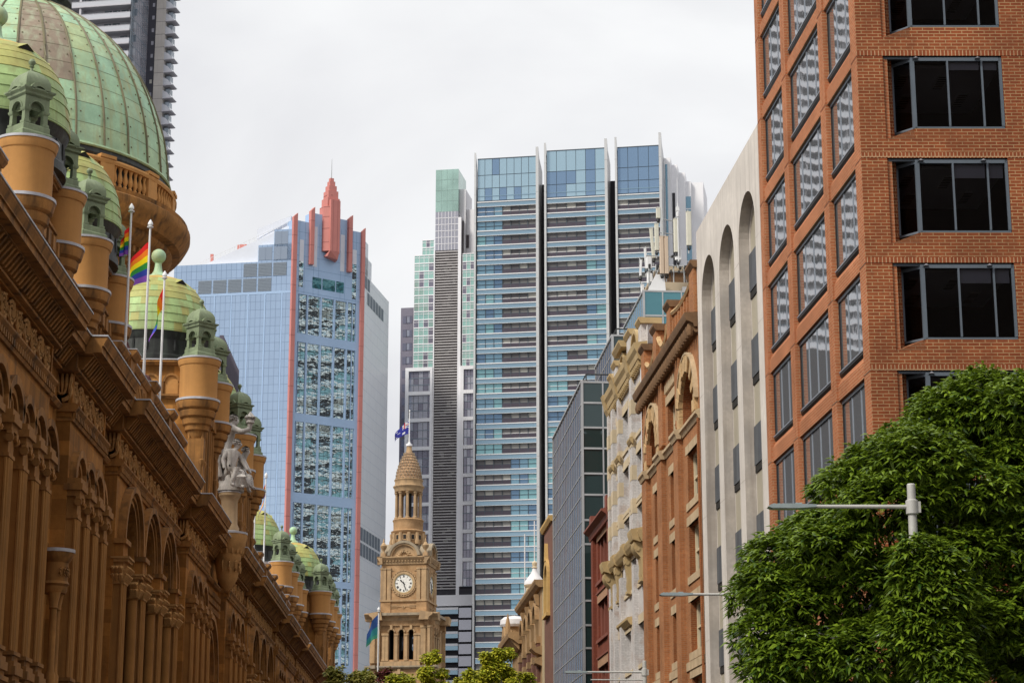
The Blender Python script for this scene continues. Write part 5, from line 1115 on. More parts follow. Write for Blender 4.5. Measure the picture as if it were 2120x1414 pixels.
# ---------------------------------------------------------------- banded blue and plum tower with silver fins
m_sil2=M('silver white fin',(.54,.54,.54),.08,.3,.4,metal=.2); m_plm=M('plum spandrel',(.062,.05,.07),.15,.5,.4); m_bl1=glass('sky blue glass',(.19,.33,.42),.55,.06,.06); m_bl2=glass('aqua glass',(.22,.42,.45),.5,.06,.06); m_bl3=glass('deep blue glass',(.13,.22,.33),.55,.06,.06); m_ld=[flat('drawn blind %d'%i,c,.5) for i,c in enumerate(((.20,.19,.185),(.40,.39,.35),(.11,.105,.11),(.30,.29,.27),(.15,.145,.145)))]
m_crown=glass('crown blue glass',(.21,.32,.46),.6,.05,.05); m_crownl=glass('crown pale blue glass',(.36,.51,.60),.45,.08,.05); m_bal=glass('pale balustrade glass',(.24,.36,.45),.4,.08,.0); m_drk=flat('dark recess',(.035,.033,.04),.7); m_mul=flat('dark mullion',(.05,.07,.09),.5); m_wht=M('white tower cladding',(.84,.83,.85),.07,.2,.5)
O=groot('silver_fin_tower','tall slab tower with silver fins, blue glass and plum bands, right of the clock tower','tower',3.92,429.98)
b=MB(FG); b.box(.2,41,-16,-4.9,0,146,0)
for a,c in ((.3,13.3),(15.3,28.5),(31.0,40.3)): b.box(a+.02,c-.02,-5,-.25,0,141.2,0)
for u0,u1,d0,zt in ((41.0,42.4,-4.5,150.5),(42.4,43.7,-6.5,149.5),(43.7,45.2,-8.5,148.3),(45.2,46.4,-9.5,146.5),(46.4,49.0,-10.5,146.5)): b.box(u0,u1,-22,d0,0,zt,1)
b.box(42.5,43.1,-6.55,-6.4,118,143,0); b.pane(42.5,43.1,70,118,-6.42,2); b.pane(41.2,41.7,70,149,-4.45,2); b.pane(45.0,46.3,70,143,-9.45,2)
for z in range(72,143,4): b.box(45.0,46.3,-9.44,-9.4,z,z+.25,1)
b.build('core',[m_drk,m_wht,m_bl1],O)
for u0,u1,zt in ((-.3,.1,152.3),(13.35,13.95,152.9),(15.2,15.65,153.7),(28.5,29.1,153.9),(30.75,31.2,154.1),(40.35,40.95,154.6)):
    f=MB(FG); right=u0 in (13.35,28.5,40.35)
    f.prism([(-5 if right else -1.2,0),(.75,0),(.75,zt),(-.6 if right else -.2,zt-2.2),(-5 if right else -1.2,zt-4 if right else zt-4)],'u',u0,u1,0)
    z=6
    while z<zt-4: f.box(u0-.01,u1+.01,-.2,.76,z,z+.06,1); z+=6.5
    f.build('silver_fin',[m_sil2,flat('fin joint',(.3,.3,.3),.6)] if u0<0 else [m_sil2,bpy.data.materials['fin joint']],O)
for a,c,n in ((.3,13.3,8),(15.7,28.5,6),(31.25,40.3,4)):
    zt=151.0 if a<1 else (152.0 if a<16 else 151.9)
    cr_=MB(FG); rows=[141.3,144.2,147.2,zt]
    for i in range(3):
        for k in range(n):
            u=a+(c-a)*k/n; mm=0 if (a>30 or rng.random()<.55) else 1
            if a<1 and i>0 and k not in (1,2): mm=1
            cr_.pane(u+.05,u+(c-a)/n-.05,rows[i]+.08,rows[i+1]-.05,-.05,mm)
    cr_.box(a,c,-.4,-.12,141.2,zt,2); cr_.box(a,c,-.2,.02,142.3,142.45,3); cr_.box(a,c,-4.5,.0,zt-.1,zt+.12,2)
    cr_.build('glass_crown',[m_crown,m_crownl,m_mul,m_bal],O)
fl_=[141.0-3.3*k for k in range(42)]
for bi,(a,c,nc) in enumerate(((.3,13.3,7),(15.7,28.5,6),(31.25,40.3,4))):
    for fi,z in enumerate(fl_[:31]):
        zb=z-3.3; w_=MB(FG); cwid=(c-a)/nc
        w_.box(a,c,-.3,.50,z-.22,z,4); w_.pane(a,c,z-1.12,z-.22,.35,5); w_.box(a,c,-.2,.46,z-1.2,z-1.12,4)
        for k in range(nc):
            u=a+k*cwid
            if bi==0: pl=(k>=3) if fi<17 else (k<4)
            elif bi==1: pl=(k<4) if fi<10 else (2<=k<4 if fi<17 else k>=3)
            else: pl=True
            if bi==1 and 10<=fi<13 and k>=4 and fi%2: pl=True
            if pl:
                w_.pane(u,u+cwid,z-2.25,z-1.27,-.1,6+rng.choice([0,0,1,2,3,4,0])); w_.pane(u,u+cwid,zb,z-2.3,.12,3)
            else:
                gsel=rng.choice([0,0,1,2,0]) if fi<12 else rng.choice([1,0,1,2]); w_.pane(u,u+cwid,zb,z-1.27,.0,gsel)
            w_.box(u-.05,u+.05,-.1,.16,zb,z-1.2,11)
        w_.box(a,c,-.1,.14,z-2.32,z-2.22,11 if fi%3 else 4)
        o=w_.build('floor_window_band',[m_bl1,m_bl2,m_bl3,m_plm,m_white,m_bal]+m_ld+[m_mul],O)
# ---------------------------------------------------------------- brown louvred tower
m_lou=M('brown grey louvre blade',(.50,.475,.47),.15,.5,.5); m_lod=flat('dark behind louvres',(.10,.085,.09),.8); m_grn=glass('sea green glass',(.34,.50,.44),.4,.10,.04,.2,var=.15); m_grn2=glass('mint glass',(.34,.56,.50),.3,.1,.03); m_vio=glass('violet grey glass',(.21,.20,.25),.4,.08,.04); m_vio2=glass('pale violet glass',(.38,.38,.43),.4,.1,.03)
O=groot('louvred_apartment_tower','slender tower with brown louvred shaft and green glass top, beside the silver fin tower','tower',-5.09,439.97)
b=MB(FG); b.box(0,5.2,-9,-.1,142,151.9,0); b.box(0,5.2,-9,-.12,133,142,1); b.box(.05,5.15,-8,-.5,56,133,2); b.box(5.2,5.9,-9,.0,56,140.5,3); b.box(5.2,6.6,-9,-1.5,56,147.5,3); b.box(6.6,8.6,-9,-2.5,56,143,3); b.box(-4.6,8.85,-12,-.6,106,131.5,4); b.box(-6.3,8.9,-12,-.6,0,106,4); b.box(-.25,.0,-.6,.15,56,133,3)
b.box(6.5,7.2,-2.45,-2.3,134,137,2); b.box(5.95,6.2,-1.4,-1.2,131,140,2)
for k in range(1,6): b.box(0,5.2,-.1,-.06,133+1.5*k-.06,133+1.5*k+.06,3)
for k in range(1,7): b.box(5.2*k/7-.05,5.2*k/7+.05,-.1,-.06,133,142,3)
for k in range(1,4): b.box(0,5.2,-.1,-.07,142+2.5*k-.04,142+2.5*k+.04,5); 
for k in range(1,4): b.box(1.3*k-.03,1.3*k+.03,-.1,-.07,142,151.9,5)
b.build('shaft',[m_grn,m_vio2,m_lod,m_wht,m_drk,flat('green joint',(.25,.36,.33),.5)],O)
b=MB(FG); z=57.5; R=random.Random(2)
while z<132.8: b.box(.02,5.18,-.45,.02,z,z+.24,0); z+=.62
for k in range(60):
    zz=57.5+.62*R.randrange(120); u=R.uniform(.2,4.2); b.pane(u,u+R.uniform(.5,1.3),zz+.2,zz+.6,-.3,1)
b.build('louvre_screen',[m_lou,m_ld[3]],O)
def wing(u0,u1,z0,z1,step,n):
    z=z1
    while z>z0+.5:
        w_=MB(FG); zb=max(z-step,z0); w_.box(u0,u1,-.3,.10,z-.22,z,2); w_.box(u0,u1,-.3,.06,z-.72,z-.62,2)
        for k in range(n):
            a=u0+(u1-u0)*k/n; c=u0+(u1-u0)*(k+1)/n; w_.pane(a+.04,c-.04,zb,z-.2,.0,0 if rng.random()<.62 else (1 if rng.random()<.5 else 3)); w_.box(a-.04,a+.04,-.1,.05,zb,z,2)
        w_.build('window_bay',[m_grn2,m_grn,m_wht,m_vio],O); z-=step
wing(-4.65,-.28,106.3,132.1,1.85,4); wing(-2.9,-.28,132.1,135.6,1.75,3); wing(6.3,8.9,106.3,132.0,1.85,3)
for u0,u1 in ((-6.35,-.27),(5.95,8.95)):
    zz=[106.3,100.9,94.9,88.6,82.4,76.3,70.2,64.1,58]
    for i in range(len(zz)-1):
        w_=MB(FG); z1,z0=zz[i],zz[i+1]; w_.box(u0,u1,-.5,.35,z1-.8,z1,2); w_.box(u0,u0+.75,-.5,.34,z0,z1-.8,2); w_.box(u1-.55,u1,-.5,.34,z0,z1-.8,2) if u0<0 else None
        n=5 if u0<0 else 3; 
        for r in range(3):
            a0=z0+(z1-.8-z0)*r/3; a1=z0+(z1-.8-z0)*(r+1)/3
            for k in range(n):
                a=u0+.75+(u1-u0-.75)*k/n; c=u0+.75+(u1-u0-.75)*(k+1)/n
                w_.pane(a+.04,c-.04,a0+.08,a1-.05,-.1,0 if rng.random()<.6 else 1)
            w_.box(u0+.7,u1,-.3,-.02,a0-.06,a0+.09,3)
        w_.build('framed_window_bay',[m_vio,m_vio2,m_wht,m_grl],O)
b=MB(FG); b.box(-6.4,9,-8,-.2,56.2,57.6,0); b.box(-6.4,9,-8,.3,53.9,56.2,1); 
z=53.5
while z>18: b.box(-4,5.9,-4,.9,z-.5,z,1); b.pane(-4,5.9,z-1.4,z-.5,.85,2); b.box(6.0,8.7,-3,.5,z-2.2,z-.1,3); z-=2.55
b.build('podium_balconies',[m_drk,m_wht,m_bal,m_vio2],O)
# dark tower sliver
O=groot('dark_purple_tower','dark purple grey tower, only a thin sliver seen left of the louvred tower','tower',-12.6,442.5)
b=MB(FG); b.box(0,6,-14,-.1,0,120.4,0); b.build('wall',m_plm if False else M('purple grey cladding',(.20,.185,.235),.15,.3,.6),O)
b=MB(FG)
for k in range(30):
    z=118.5-3.1*k; w_=MB(FG); w_.pane(.45,2.6,z-1.7,z,-.05,0); w_.box(1.3,1.38,-.05,0,z-1.7,z,1); w_.pane(1.42,2.0,z-1.5,z-.2,-.03,2); w_.build('window',[m_vio,m_drk,m_vio2],O)
# ---------------------------------------------------------------- grey balcony tower, upper left
m_con2=M('board marked concrete',(.50,.47,.44),.12,.3,.85,.1,4,streak=.25,dark=(.3,.27,.25)); m_lav=M('lavender grey glazing',(.44,.43,.48),.12,.25,.3); m_dbl=glass('blue grey curtain glass',(.24,.28,.32),.5,.06,.06,.2,var=.3); m_dk2=flat('charcoal cladding',(.045,.045,.06),.6); m_balg=glass('frosted balustrade',(.55,.56,.60),.25,.15,0)
m_lslab=M('lavender grey slab',(.50,.49,.53),.1,.4,.6)
O=groot('grey_balcony_tower','tall grey balcony tower with a bare concrete edge, rising behind the great green dome','tower',-71.13,454.47)
b=MB(FG); b.box(-72,-6.7,-30,-2.2,0,236,0); b.quad((-6.7,0,0),(-6.7,-11.5,0),(-6.7,-11.5,236),(-6.7,0,236),1); b.box(-20,-4.6,-15,-11.6,0,236,2); b.box(-4.6,-2.2,-14.4,-11.3,0,236,3)
for k in range(72): b.box(-6.72,-6.66,-11.5,0,3.3*k,3.3*k+.25,4)
for k in range(9): b.box(-6.71,-6.64,-1.3*k-.12,-1.3*k,0,236,4)
for k in range(72): b.box(-4.62,-2.18,-11.35,-11.285,3.3*k,3.3*k+.06,5)
b.build('tower_body',[m_lav,m_dbl,m_dk2,m_con2,m_grl,m_drk],O)
for k in range(34,71):
    z=3.3*k+.2
    w_=MB(FG); w_.box(-72,-6.9,-2.4,.25,z-.32,z,0); w_.pane(-72,-6.9,z,z+1.15,.15,1); w_.box(-72,-6.9,.1,.2,z+1.12,z+1.2,0); w_.box(-72,-6.9,.16,.26,z-.15,z+.04,0)
    for q in range(30): u=-8-2.1*q; w_.box(u-.03,u+.03,-2.2,.1,z,z+1.5,2); w_.pane(u+.1,u+1.9,z+1.0,z+2.7,-2.15,3 if rng.random()<.6 else 1)
    for q in range(5): u=-19.5-13*q; w_.box(u-.25,u+.25,-2.2,.0,z,z+3.0,0)
    # saw tooth balconies on the far right edge
    w_.prism([(-2.2,z-.25),(-.0,z-.25),(.35,z-.1),(-2.2,z+.05)],'d',-14.5,-11.2,0); w_.quad((-2.2,-11.3,z+1.9),(-1.0,-11.25,z+1.2),(.1,-11.2,z-.1),(-2.2,-11.3,z-.1),1); w_.quad((.1,-11.2,z-.1),(-.6,-11.2,z+1.1),(-.6,-14.4,z+1.1),(.1,-14.4,z-.1),1)
    w_.box(-2.2,-.8,-14.5,-12.5,z,z+2.7,3); w_.build('balcony',[m_lslab,m_balg,m_grl,m_dbl],O)
for k in range(36,71):
    z=3.3*k+.2; w_=MB(FG); w_.pane(-5.7,-5.1,z+.6,z+1.6,-11.55,0); w_.build('slot_window',m_vio2 if rng.random()<.75 else m_ld[1],O)
# ---------------------------------------------------------------- small dark striped building behind the arcade
O=thing('dark_striped_building','small dark building with vertical purple fins, just peeking out behind the arcade domes','building',(-25,222,0))
b=MB((0,0,0,1,1,0)); b.box(-9,7.8,-14,-.3,0,55.5,0)
for k in range(17): b.box(-9+k,-8.6+k,-.3,.12,20,55.7,1)
b.box(7.7,7.9,-14,.05,0,55.9,1); b.build('finned_wall',[m_drk,M('purple fin',(.10,.085,.115),.2,.5,.6)],O)
# ---------------------------------------------------------------- tower added out of sight for the mirror glass to reflect
O=groot('added_banded_tower','banded apartment tower added behind the red brick office, to be mirrored in the blue tower','tower',60,352)
b=MB(FG); b.box(0,34,-44,0,0,152,0); b.build('tower_body',m_drk,O)
for k in range(46):
    z=3.25*k+2; w_=MB(FG)
    w_.box(-.9,34.2,-44,.9,z,z+.8,0); w_.box(-.5,34,-44,.3,z+.8,z+1.4,1)
    for q in range(9):
        if rng.random()<.6: w_.box(-.2,.0,-44+4.8*q+.3,-44+4.8*q+4.3,z+1.3,z+2.9,2 if rng.random()<.6 else 3)
    w_.build('floor_band',[m_white,m_bal,m_bl2,m_ld[1]],O)
# ================================================================ sandstone clock tower
m_cst=ashlar('clock tower sandstone',(.45,.285,.15),1.2,.5,.85,.14,.82,streak=.35,dark=(.16,.11,.07)); m_cmo=M('clock tower mouldings',(.47,.31,.165),.28,1.2,.85,.25,6,streak=.6,dark=(.17,.12,.08)); m_dst=M('weathered grey stone',(.36,.29,.20),.3,1,.85,.2,6,streak=.6,dark=(.14,.12,.1)); m_scale=brick('scalloped stone scales',(.50,.31,.17),(.34,.21,.12),(.13,.09,.06),.55,.42,.03,var=.3,bs=.6)
KX,KY=-7.114,281.91
O=groot('clock_tower','tall sandstone clock tower with white clock face and scaled dome, closing the street','clock tower',KX,KY)
H=3.14; cxl,cyl=0,H     # tower axis in local (x, y): face at y=0
def fr4(k):
    a=k*pi/2; return (cxl,cyl,cos(a),sin(a),sin(a),-cos(a))
b=MB(FG)
b.fr=fr4(0); b.box(-3.1,3.1,-3.1,3.1,35.2,41.0,0); b.box(-4.45,4.45,-4.45,3.9,0,27.0,0)
for k in range(4):
    b.fr=fr4(k); D=3.14
    b.pane(-3.14,3.14,34.2,41.0,D-.02,0)
    for s in (-1,1):
        for a,c in ((1.80,2.33),(2.48,3.16)): b.box(min(s*a,s*c),max(s*a,s*c),D-.1,D+.14,36.05,40.35,1); b.box(min(s*a,s*c)-.05,max(s*a,s*c)+.05,D-.1,D+.2,40.2,40.42,1)
    b.box(-3.3,3.3,D-.2,D+.22,35.8,36.05,1); b.box(-1.7,1.7,D,D+.06,35.1,35.2,1)
    for s in (-1,1): b.box(s*1.35-.5,s*1.35+.5,D-.01,D+.07,35.25,35.32,1); b.box(s*1.35-.5,s*1.35+.5,D-.01,D+.07,34.9,34.97,1); b.box(s*2.5-.7,s*2.5+.7,D-.1,D+.1,34.2,35.8,0)
    b.ring(0,35.08,.12,.22,D-.01,D+.07,0,2*pi,12,1)
    b.prism([(D-.2,40.9),(D+.12,40.9),(D+.2,41.3),(D+.32,41.4),(D+.5,41.7),(D+.58,41.8),(D+.58,41.95),(D-.2,42.0)],'u',-3.14-.58,3.14+.58,1)
    for q in range(16): b.box(-3.3+q*.43,-3.08+q*.43,D+.1,D+.34,41.28,41.45,1)
    b.ring(0,41.85,1.95,2.3,D-1.2,D+.45,.12,pi-.12,16,2); b.ring(0,41.85,1.7,1.95,D-.6,D+.3,.1,pi-.1,16,1); b.archpane(0,1.75,41.85,41.8,D+.02,1)
    for j in range(7):
        an=pi*(j+.5)/7; b.tube([(1.1*cos(an),D+.05,41.95+.85*sin(an)),(.7*cos(an+.4),D+.18,41.95+.6*sin(an+.3)),(.4*cos(an),D+.06,42.0+.4*sin(an))],[.1,.16,.08],6,1)
    # clock surround
    b.ring(0,38.27,1.34,1.62,D-.05,D+.16,0,2*pi,32,1); b.ring(0,38.27,1.7,1.84,D-.05,D+.1,0,2*pi,32,1)
    for j in range(28):
        an=2*pi*j/28; b.tube([(1.66*cos(an),D+.02,38.27+1.66*sin(an)),(1.78*cos(an+.08),D+.16,38.27+1.78*sin(an+.08))],[.1,.06],5,1)
    for s in (-1,1): b.box(s*1.62-.16,s*1.62+.16,D-.05,D+.08,40.0,40.1,1)
# entablature ledge and belfry stage
for k in range(4):
    b.fr=fr4(k); D=3.9 if k==0 else (3.75 if k!=2 else 3.9); Wd=4.5
    b.prism([(D-1.2,33.1),(D+.12,33.1),(D+.2,33.45),(D+.55,33.7),(D+.75,33.95),(D+.75,34.05),(D-1.0,34.32)],'u',-Wd-.65,Wd+.55,1)
    b.box(-3.75,3.75,D+.0,D+.95,33.75,34.1,2)
    b.box(-Wd,Wd,D-.5,D+.06,32.4,33.1,0)
    zb,zt=27.85,31.2; us=[-2.0,-.72,.18,.18]
    b.archwall(-2.6,-.95,27.0,32.4,-1.47,.32,31.55,zb,D-.1,1.2,0,3,8); b.archwall(-.95,.40,27.0,32.4,-.10,.32,31.55,zb,D-.1,1.2,0,3,8); b.archwall(.40,2.2,27.0,32.4,1.27,.32,31.55,zb,D-.1,1.2,0,3,8)
    b.pane(-4.45,-2.6,27,32.4,D-.1,0); b.pane(2.2,4.45,27,32.4,D-.1,0)
    for u in (-1.47,-.10,1.27): b.ring(u,31.55,.36,.56,D-.12,D+.08,n=10,m=1); b.box(u-.17,u+.17,D-.1,D+.2,31.9,32.5,1)
    for u in (-2.55,-2.1,-.79,.58,1.9,2.35): b.box(u-.2,u+.2,D-.15,D+.1,27.85,31.1,1); b.box(u-.27,u+.27,D-.15,D+.18,31.1,31.3,1); b.box(u-.27,u+.27,D-.15,D+.15,27.7,27.9,1)
    b.box(-2.85,-1.9,D-.1,D+.15,31.25,31.42,1); b.box(1.75,2.65,D-.1,D+.15,31.25,31.42,1)
    for u,w_ in ((-4.1,.32),(-3.35,.32),(2.98,.36),(3.85,.36)): b.box(u-w_,u+w_,D-.15,D+.22,27.4,32.1,1); b.box(u-w_-.07,u+w_+.07,D-.15,D+.3,32.1,32.4,1)
    b.box(-2.9,2.6,D-.1,D+.35,27.0,27.6,1); b.prism([(D-.3,26.6),(D+.25,26.6),(D+.55,26.8),(D+.55,27.0),(D-.3,27.05)],'u',-Wd-.55,Wd+.55,2)
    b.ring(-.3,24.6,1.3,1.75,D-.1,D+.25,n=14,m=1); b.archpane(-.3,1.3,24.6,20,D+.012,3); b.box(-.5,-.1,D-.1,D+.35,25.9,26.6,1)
b.build('tower_shaft',[m_cst,m_cmo,m_dst,m_cav],O)
b=MB(FG); b.fr=fr4(0); b.box(-2.3,2.0,-2.5,2.2,27.0,27.5,1)
for u in (-.8,.5): b.lathe([(.0,29.4),(.3,29.4),(.42,28.6),(.6,28.2),(.62,28.1)],u,.5,12)
b.build('bell_floor',[m_cav,m_dst],O)
# clock faces
m_face=M('white clock face',(.78,.76,.70),.05,2,.5); m_ink=flat('black clock hands',(.012,.012,.014),.5); m_gold=flat('gilt rim',(.55,.40,.15),.4,.5)
def clockface(k):
    f=MB(FG); f.fr=fr4(k); D=3.14
    f.poly([(1.26*cos(2*pi*j/40),D+.03,38.27+1.26*sin(2*pi*j/40)) for j in range(40)],0); f.ring(0,38.27,1.26,1.35,D,D+.12,0,2*pi,40,2)
    cf=f.build('clock_face',[m_face,m_ink,m_gold],O)
    def bar(an,r0,r1,w_,off=0,dz=.05):
        c,s=sin(an),cos(an); px,pz=c,s; tx,tz=s,-c
        q=[(px*r0+tx*(off-w_),38.27+pz*r0+tz*(off-w_)),(px*r0+tx*(off+w_),38.27+pz*r0+tz*(off+w_)),(px*r1+tx*(off+w_),38.27+pz*r1+tz*(off+w_)),(px*r1+tx*(off-w_),38.27+pz*r1+tz*(off-w_))]
        h.prism(q,'d',D+.03,D+dz,0)
    h=MB(FG); h.fr=fr4(k)
    NUM=['XII','I','II','III','IIII','V','VI','VII','VIII','IX','X','XI']
    for n,tx in enumerate(NUM):
        an=2*pi*n/12; W=len(tx)*.085; x=-W/2+.04
        for ch in tx:
            if ch=='I': bar(an,.84,1.12,.024,x)
            else:
                for sg in (-1,1):
                    c,s=sin(an),cos(an); o0=(x-.045*sg) if ch=='X' else x; o1=x+.045*sg
                    def pt(r,o): return (c*r+s*o,38.27+s*r-c*o)
                    r0,r1=.84,1.12; p0=pt(r0,o0); p1=pt(r1,o1); w_=.02
                    h.prism([(p0[0]-s*w_,p0[1]+c*w_),(p0[0]+s*w_,p0[1]-c*w_),(p1[0]+s*w_,p1[1]-c*w_),(p1[0]-s*w_,p1[1]+c*w_)],'d',D+.03,D+.05,0)
            x+=.085
    for n in range(60): bar(2*pi*n/60,1.15,1.2,.012)
    for n in range(6): h.ring(.42*cos(n*pi/3),38.27+.42*sin(n*pi/3),.2,.215,D+.03,D+.036,0,2*pi,10,1)
    h.build('numerals',[m_ink,flat('pale dial tracery',(.5,.5,.48),.6)],cf)
    h=MB(FG); h.fr=fr4(k); hm=rad(162); hh=rad(315)
    bar(hm,-.25,1.02,.035,0,.12); bar(hm,.3,.75,.05,0,.11); h.build('minute_hand',m_ink,cf)
    h=MB(FG); h.fr=fr4(k); bar(hh,-.2,.72,.05,0,.09); bar(hh,.35,.62,.085,0,.085); h.ring(0,38.27,0.01,.1,D+.03,D+.13,0,2*pi,14,0); h.build('hour_hand',m_ink,cf)
clockface(0); clockface(1)
# urns at the corners, drum, lantern and scaled dome
for su in (-1,1):
    for sv in (-1,1):
        f=MB(FG); f.fr=fr4(0); f.box(su*2.95-.32,su*2.95+.32,sv*2.95-.32,sv*2.95+.32,41.95,42.5); f.lathe([(.2,42.5),(.12,42.7),(.14,42.85),(.42,43.2),(.5,43.5),(.36,43.62),(.2,43.9),(.1,44.0),(.13,44.15),(.04,44.5),(0,44.55)],su*2.95,sv*2.95,12); f.build('corner_urn',m_cmo,O)
f=MB(FG); f.fr=fr4(0); UC=-.18; VC=0
f.lathe([(2.9,41.9),(2.75,42.6),(2.35,43.3),(2.2,43.7),(2.25,43.85)],UC,VC,32,2); f.lathe([(2.15,43.8),(2.15,45.4),(2.35,45.6),(2.42,45.8),(2.2,45.9),(2.05,46.0),(2.08,47.1),(2.15,47.25),(2.2,47.4),(2.0,47.55),(1.85,47.6)],UC,VC,32,0)
for k in range(12):
    a=2*pi*k/12+.26; f.fr=fr4(0); cx_,cy_=UC+2.3*cos(a),2.3*sin(a); f.lathe([(.3,43.9),(.34,44.3),(.2,44.8),(.26,45.2),(.24,45.5)],cx_,cy_,8,1)
    a2=a+pi/12
    for (w0,z0,z1,o,m) in ((.34,44.45,45.3,.06,1),(.2,44.58,45.18,.075,3)):
        sv=f.fr; ax,ay=sv[0]+ (UC+2.15*cos(a2))*sv[2]+2.15*sin(a2)*sv[4], sv[1]+(UC+2.15*cos(a2))*sv[3]+2.15*sin(a2)*sv[5]
        ux,uy=-sin(a2),cos(a2); dx,dy=cos(a2),sin(a2)
        f.fr=(ax,ay,ux*sv[2]+uy*sv[4],ux*sv[3]+uy*sv[5],dx*sv[2]+dy*sv[4],dx*sv[3]+dy*sv[5]); f.box(-w0,w0,-.05,o,z0,z1,m); f.fr=sv
f.lathe([(.45,47.5),(.45,51.4)],UC,VC,12,3)
f.lathe([(1.62,51.25),(1.72,51.3),(1.95,51.4),(2.02,51.85),(2.1,51.95),(2.2,52.1),(2.2,52.2),(2.0,52.3),(1.92,52.75),(1.98,52.95),(2.05,53.05),(2.05,53.12),(1.8,53.2)],UC,VC,32,1); f.lathe([(0,51.28),(1.7,51.29)],UC,VC,24,3,caps=False)
f.build('drum_and_entablature',[m_cst,m_cmo,m_dst,m_cav],O)
pc=None
for k in range(10):
    a=2*pi*k/10+.18; loc=(cxl+UC+1.72*cos(a),cyl-1.72*sin(a),0)
    if pc is None:
        f=MB((0,0,1,0,0,-1)); f.lathe([(.3,47.55),(.3,47.75),(.2,47.85),(.2,50.4),(.17,50.85),(.22,50.9),(.2,50.98),(.31,51.15),(.31,51.3)],0,0,12); pc=f.build('lantern_column',m_cmo,O,loc=loc)
    else: dup(pc,O,loc)
f=MB(FG); f.fr=fr4(0); prof=[]
NR=9
for k in range(NR):
    def dr(x): return 1.82*(cos(x*pi/2*.86))**.80*(1-.12*x), 53.15+4.0*x
    r0,z0=dr(k/NR); r1,z1=dr((k+1)/NR); f.lathe([(r0+.03,z0),(r0+.05,z0+.05),(r1+.0,z1)],UC,VC,24,0,False,a0=(k%2)*pi/24,a1=(k%2)*pi/24+2*pi,caps=False)
    for j in range(24):
        a=2*pi*(j+.5*(k%2))/24; f.box(UC+(r0+.05)*cos(a)-.03,UC+(r0+.05)*cos(a)+.03,(r0+.05)*sin(a)-.03,(r0+.05)*sin(a)+.03,z0,z0+.3,2)
f.lathe([(.50,57.1),(.42,57.3),(.36,57.9),(.42,58.0)],UC,VC,16,1); f.lathe([(.46,58.0),(.46,58.3),(.2,58.4),(0,58.42)],UC,VC,16,3)
f.build('scaled_dome',[m_scale,m_cmo,m_dst,m_wht],O)
ox,oy=UC,H; fx,fy=KX+ox*cos(GA)-oy*sin(GA),KY+ox*sin(GA)+oy*cos(GA)
pole('white flagpole on top of the clock tower dome',fx,fy,58.4,62.9,.09)
def jack(u,v): 
    if u<.42 and v<.46:
        if abs(v-.23)<.04 or abs(u-.21)<.04: return 1
        if abs(v-.23)<.08 or abs(u-.21)<.07: return 2
        if abs((u/.42)-(v/.46))<.10 or abs((u/.42)+(v/.46)-1)<.10: return 2
        return 0
    if (u-.28)**2+(v-.78)**2<.010 or min((u-.72)**2+(v-.2)**2,(u-.62)**2+(v-.5)**2,(u-.86)**2+(v-.45)**2,(u-.74)**2+(v-.85)**2)<.003: return 2
    return 0
flag('dark blue flag with crossed canton and white stars, drooping above the clock tower',fx-.05,fy,61.7,3.3,1.9,[flat('navy cloth',(.025,.03,.26),.8),flat('red cloth',(.5,.02,.03),.8),flat('white cloth',(.7,.7,.7),.8)],.70,(-.80,-.1),seed=5,paint=jack)
# ================================================================ street lamps
m_gal2=M('pale painted steel',(.50,.49,.46),.15,3,.45,metal=.1); m_head=M('grey lamp housing',(.34,.40,.41),.15,3,.4,metal=.2); m_lens=flat('lamp lens',(.5,.5,.48),.2)
def lamp(label,x,y,z,arm,double=False):
    o=thing('street_lamp',label,'street lamp',(x,y,0.14),group='long armed street lamps on the right hand pavement')
    b=MB((0,0,1,0,0,-1)); b.lathe([(.22,0),(.22,.3),(.13,.5),(.11,3),(.085,z+.3),(.07,z+.32)],0,0,16); b.build('post',m_gal2,o)
    b=MB((0,0,1,0,0,-1)); b.tube([(.02,0,z-.14),(-arm+.8,0,z-.14)],[.045,.036],10); b.lathe([(.10,z-.30),(.125,z-.28),(.125,z-.02),(.10,z)],0,0,16); b.box(.06,.16,-.07,.07,z-.26,z-.04)
    if double: b.tube([(-.02,0,z-.45),(-2.2,0,z-.45)],[.03,.025],8)
    b.build('arm',m_gal2,o)
    b=MB((0,0,1,0,0,-1)); a=-arm
    b.prism([(a,z-.16),(a+.05,z-.115),(a+.45,z-.10),(a+.95,z-.115),(a+.95,z-.165),(a+.6,z-.19),(a+.06,z-.185)],'d',-.13,.13,0); b.box(a+.08,a+.55,-.10,.10,z-.2,z-.184,1); b.box(a+.55,a+.68,-.04,.04,z-.105,z-.07,0)
    for k in range(4): b.box(a+.1+.09*k,a+.15+.09*k,-.09,.09,z-.115,z-.094,0)
    b.build('lamp_head',[m_head,m_lens],o)
lamp('nearest street lamp, its long arm reaching out of the big dark green tree',8.985,39.9,8.42,2.86)
lamp('middle street lamp, its arm reaching past the leaves in front of the concrete building',8.85,58.45,9.0,3.05)
lamp('furthest street lamp, with two arms, low in front of the whitewashed building',7.7,84.2,9.05,3.28,True)
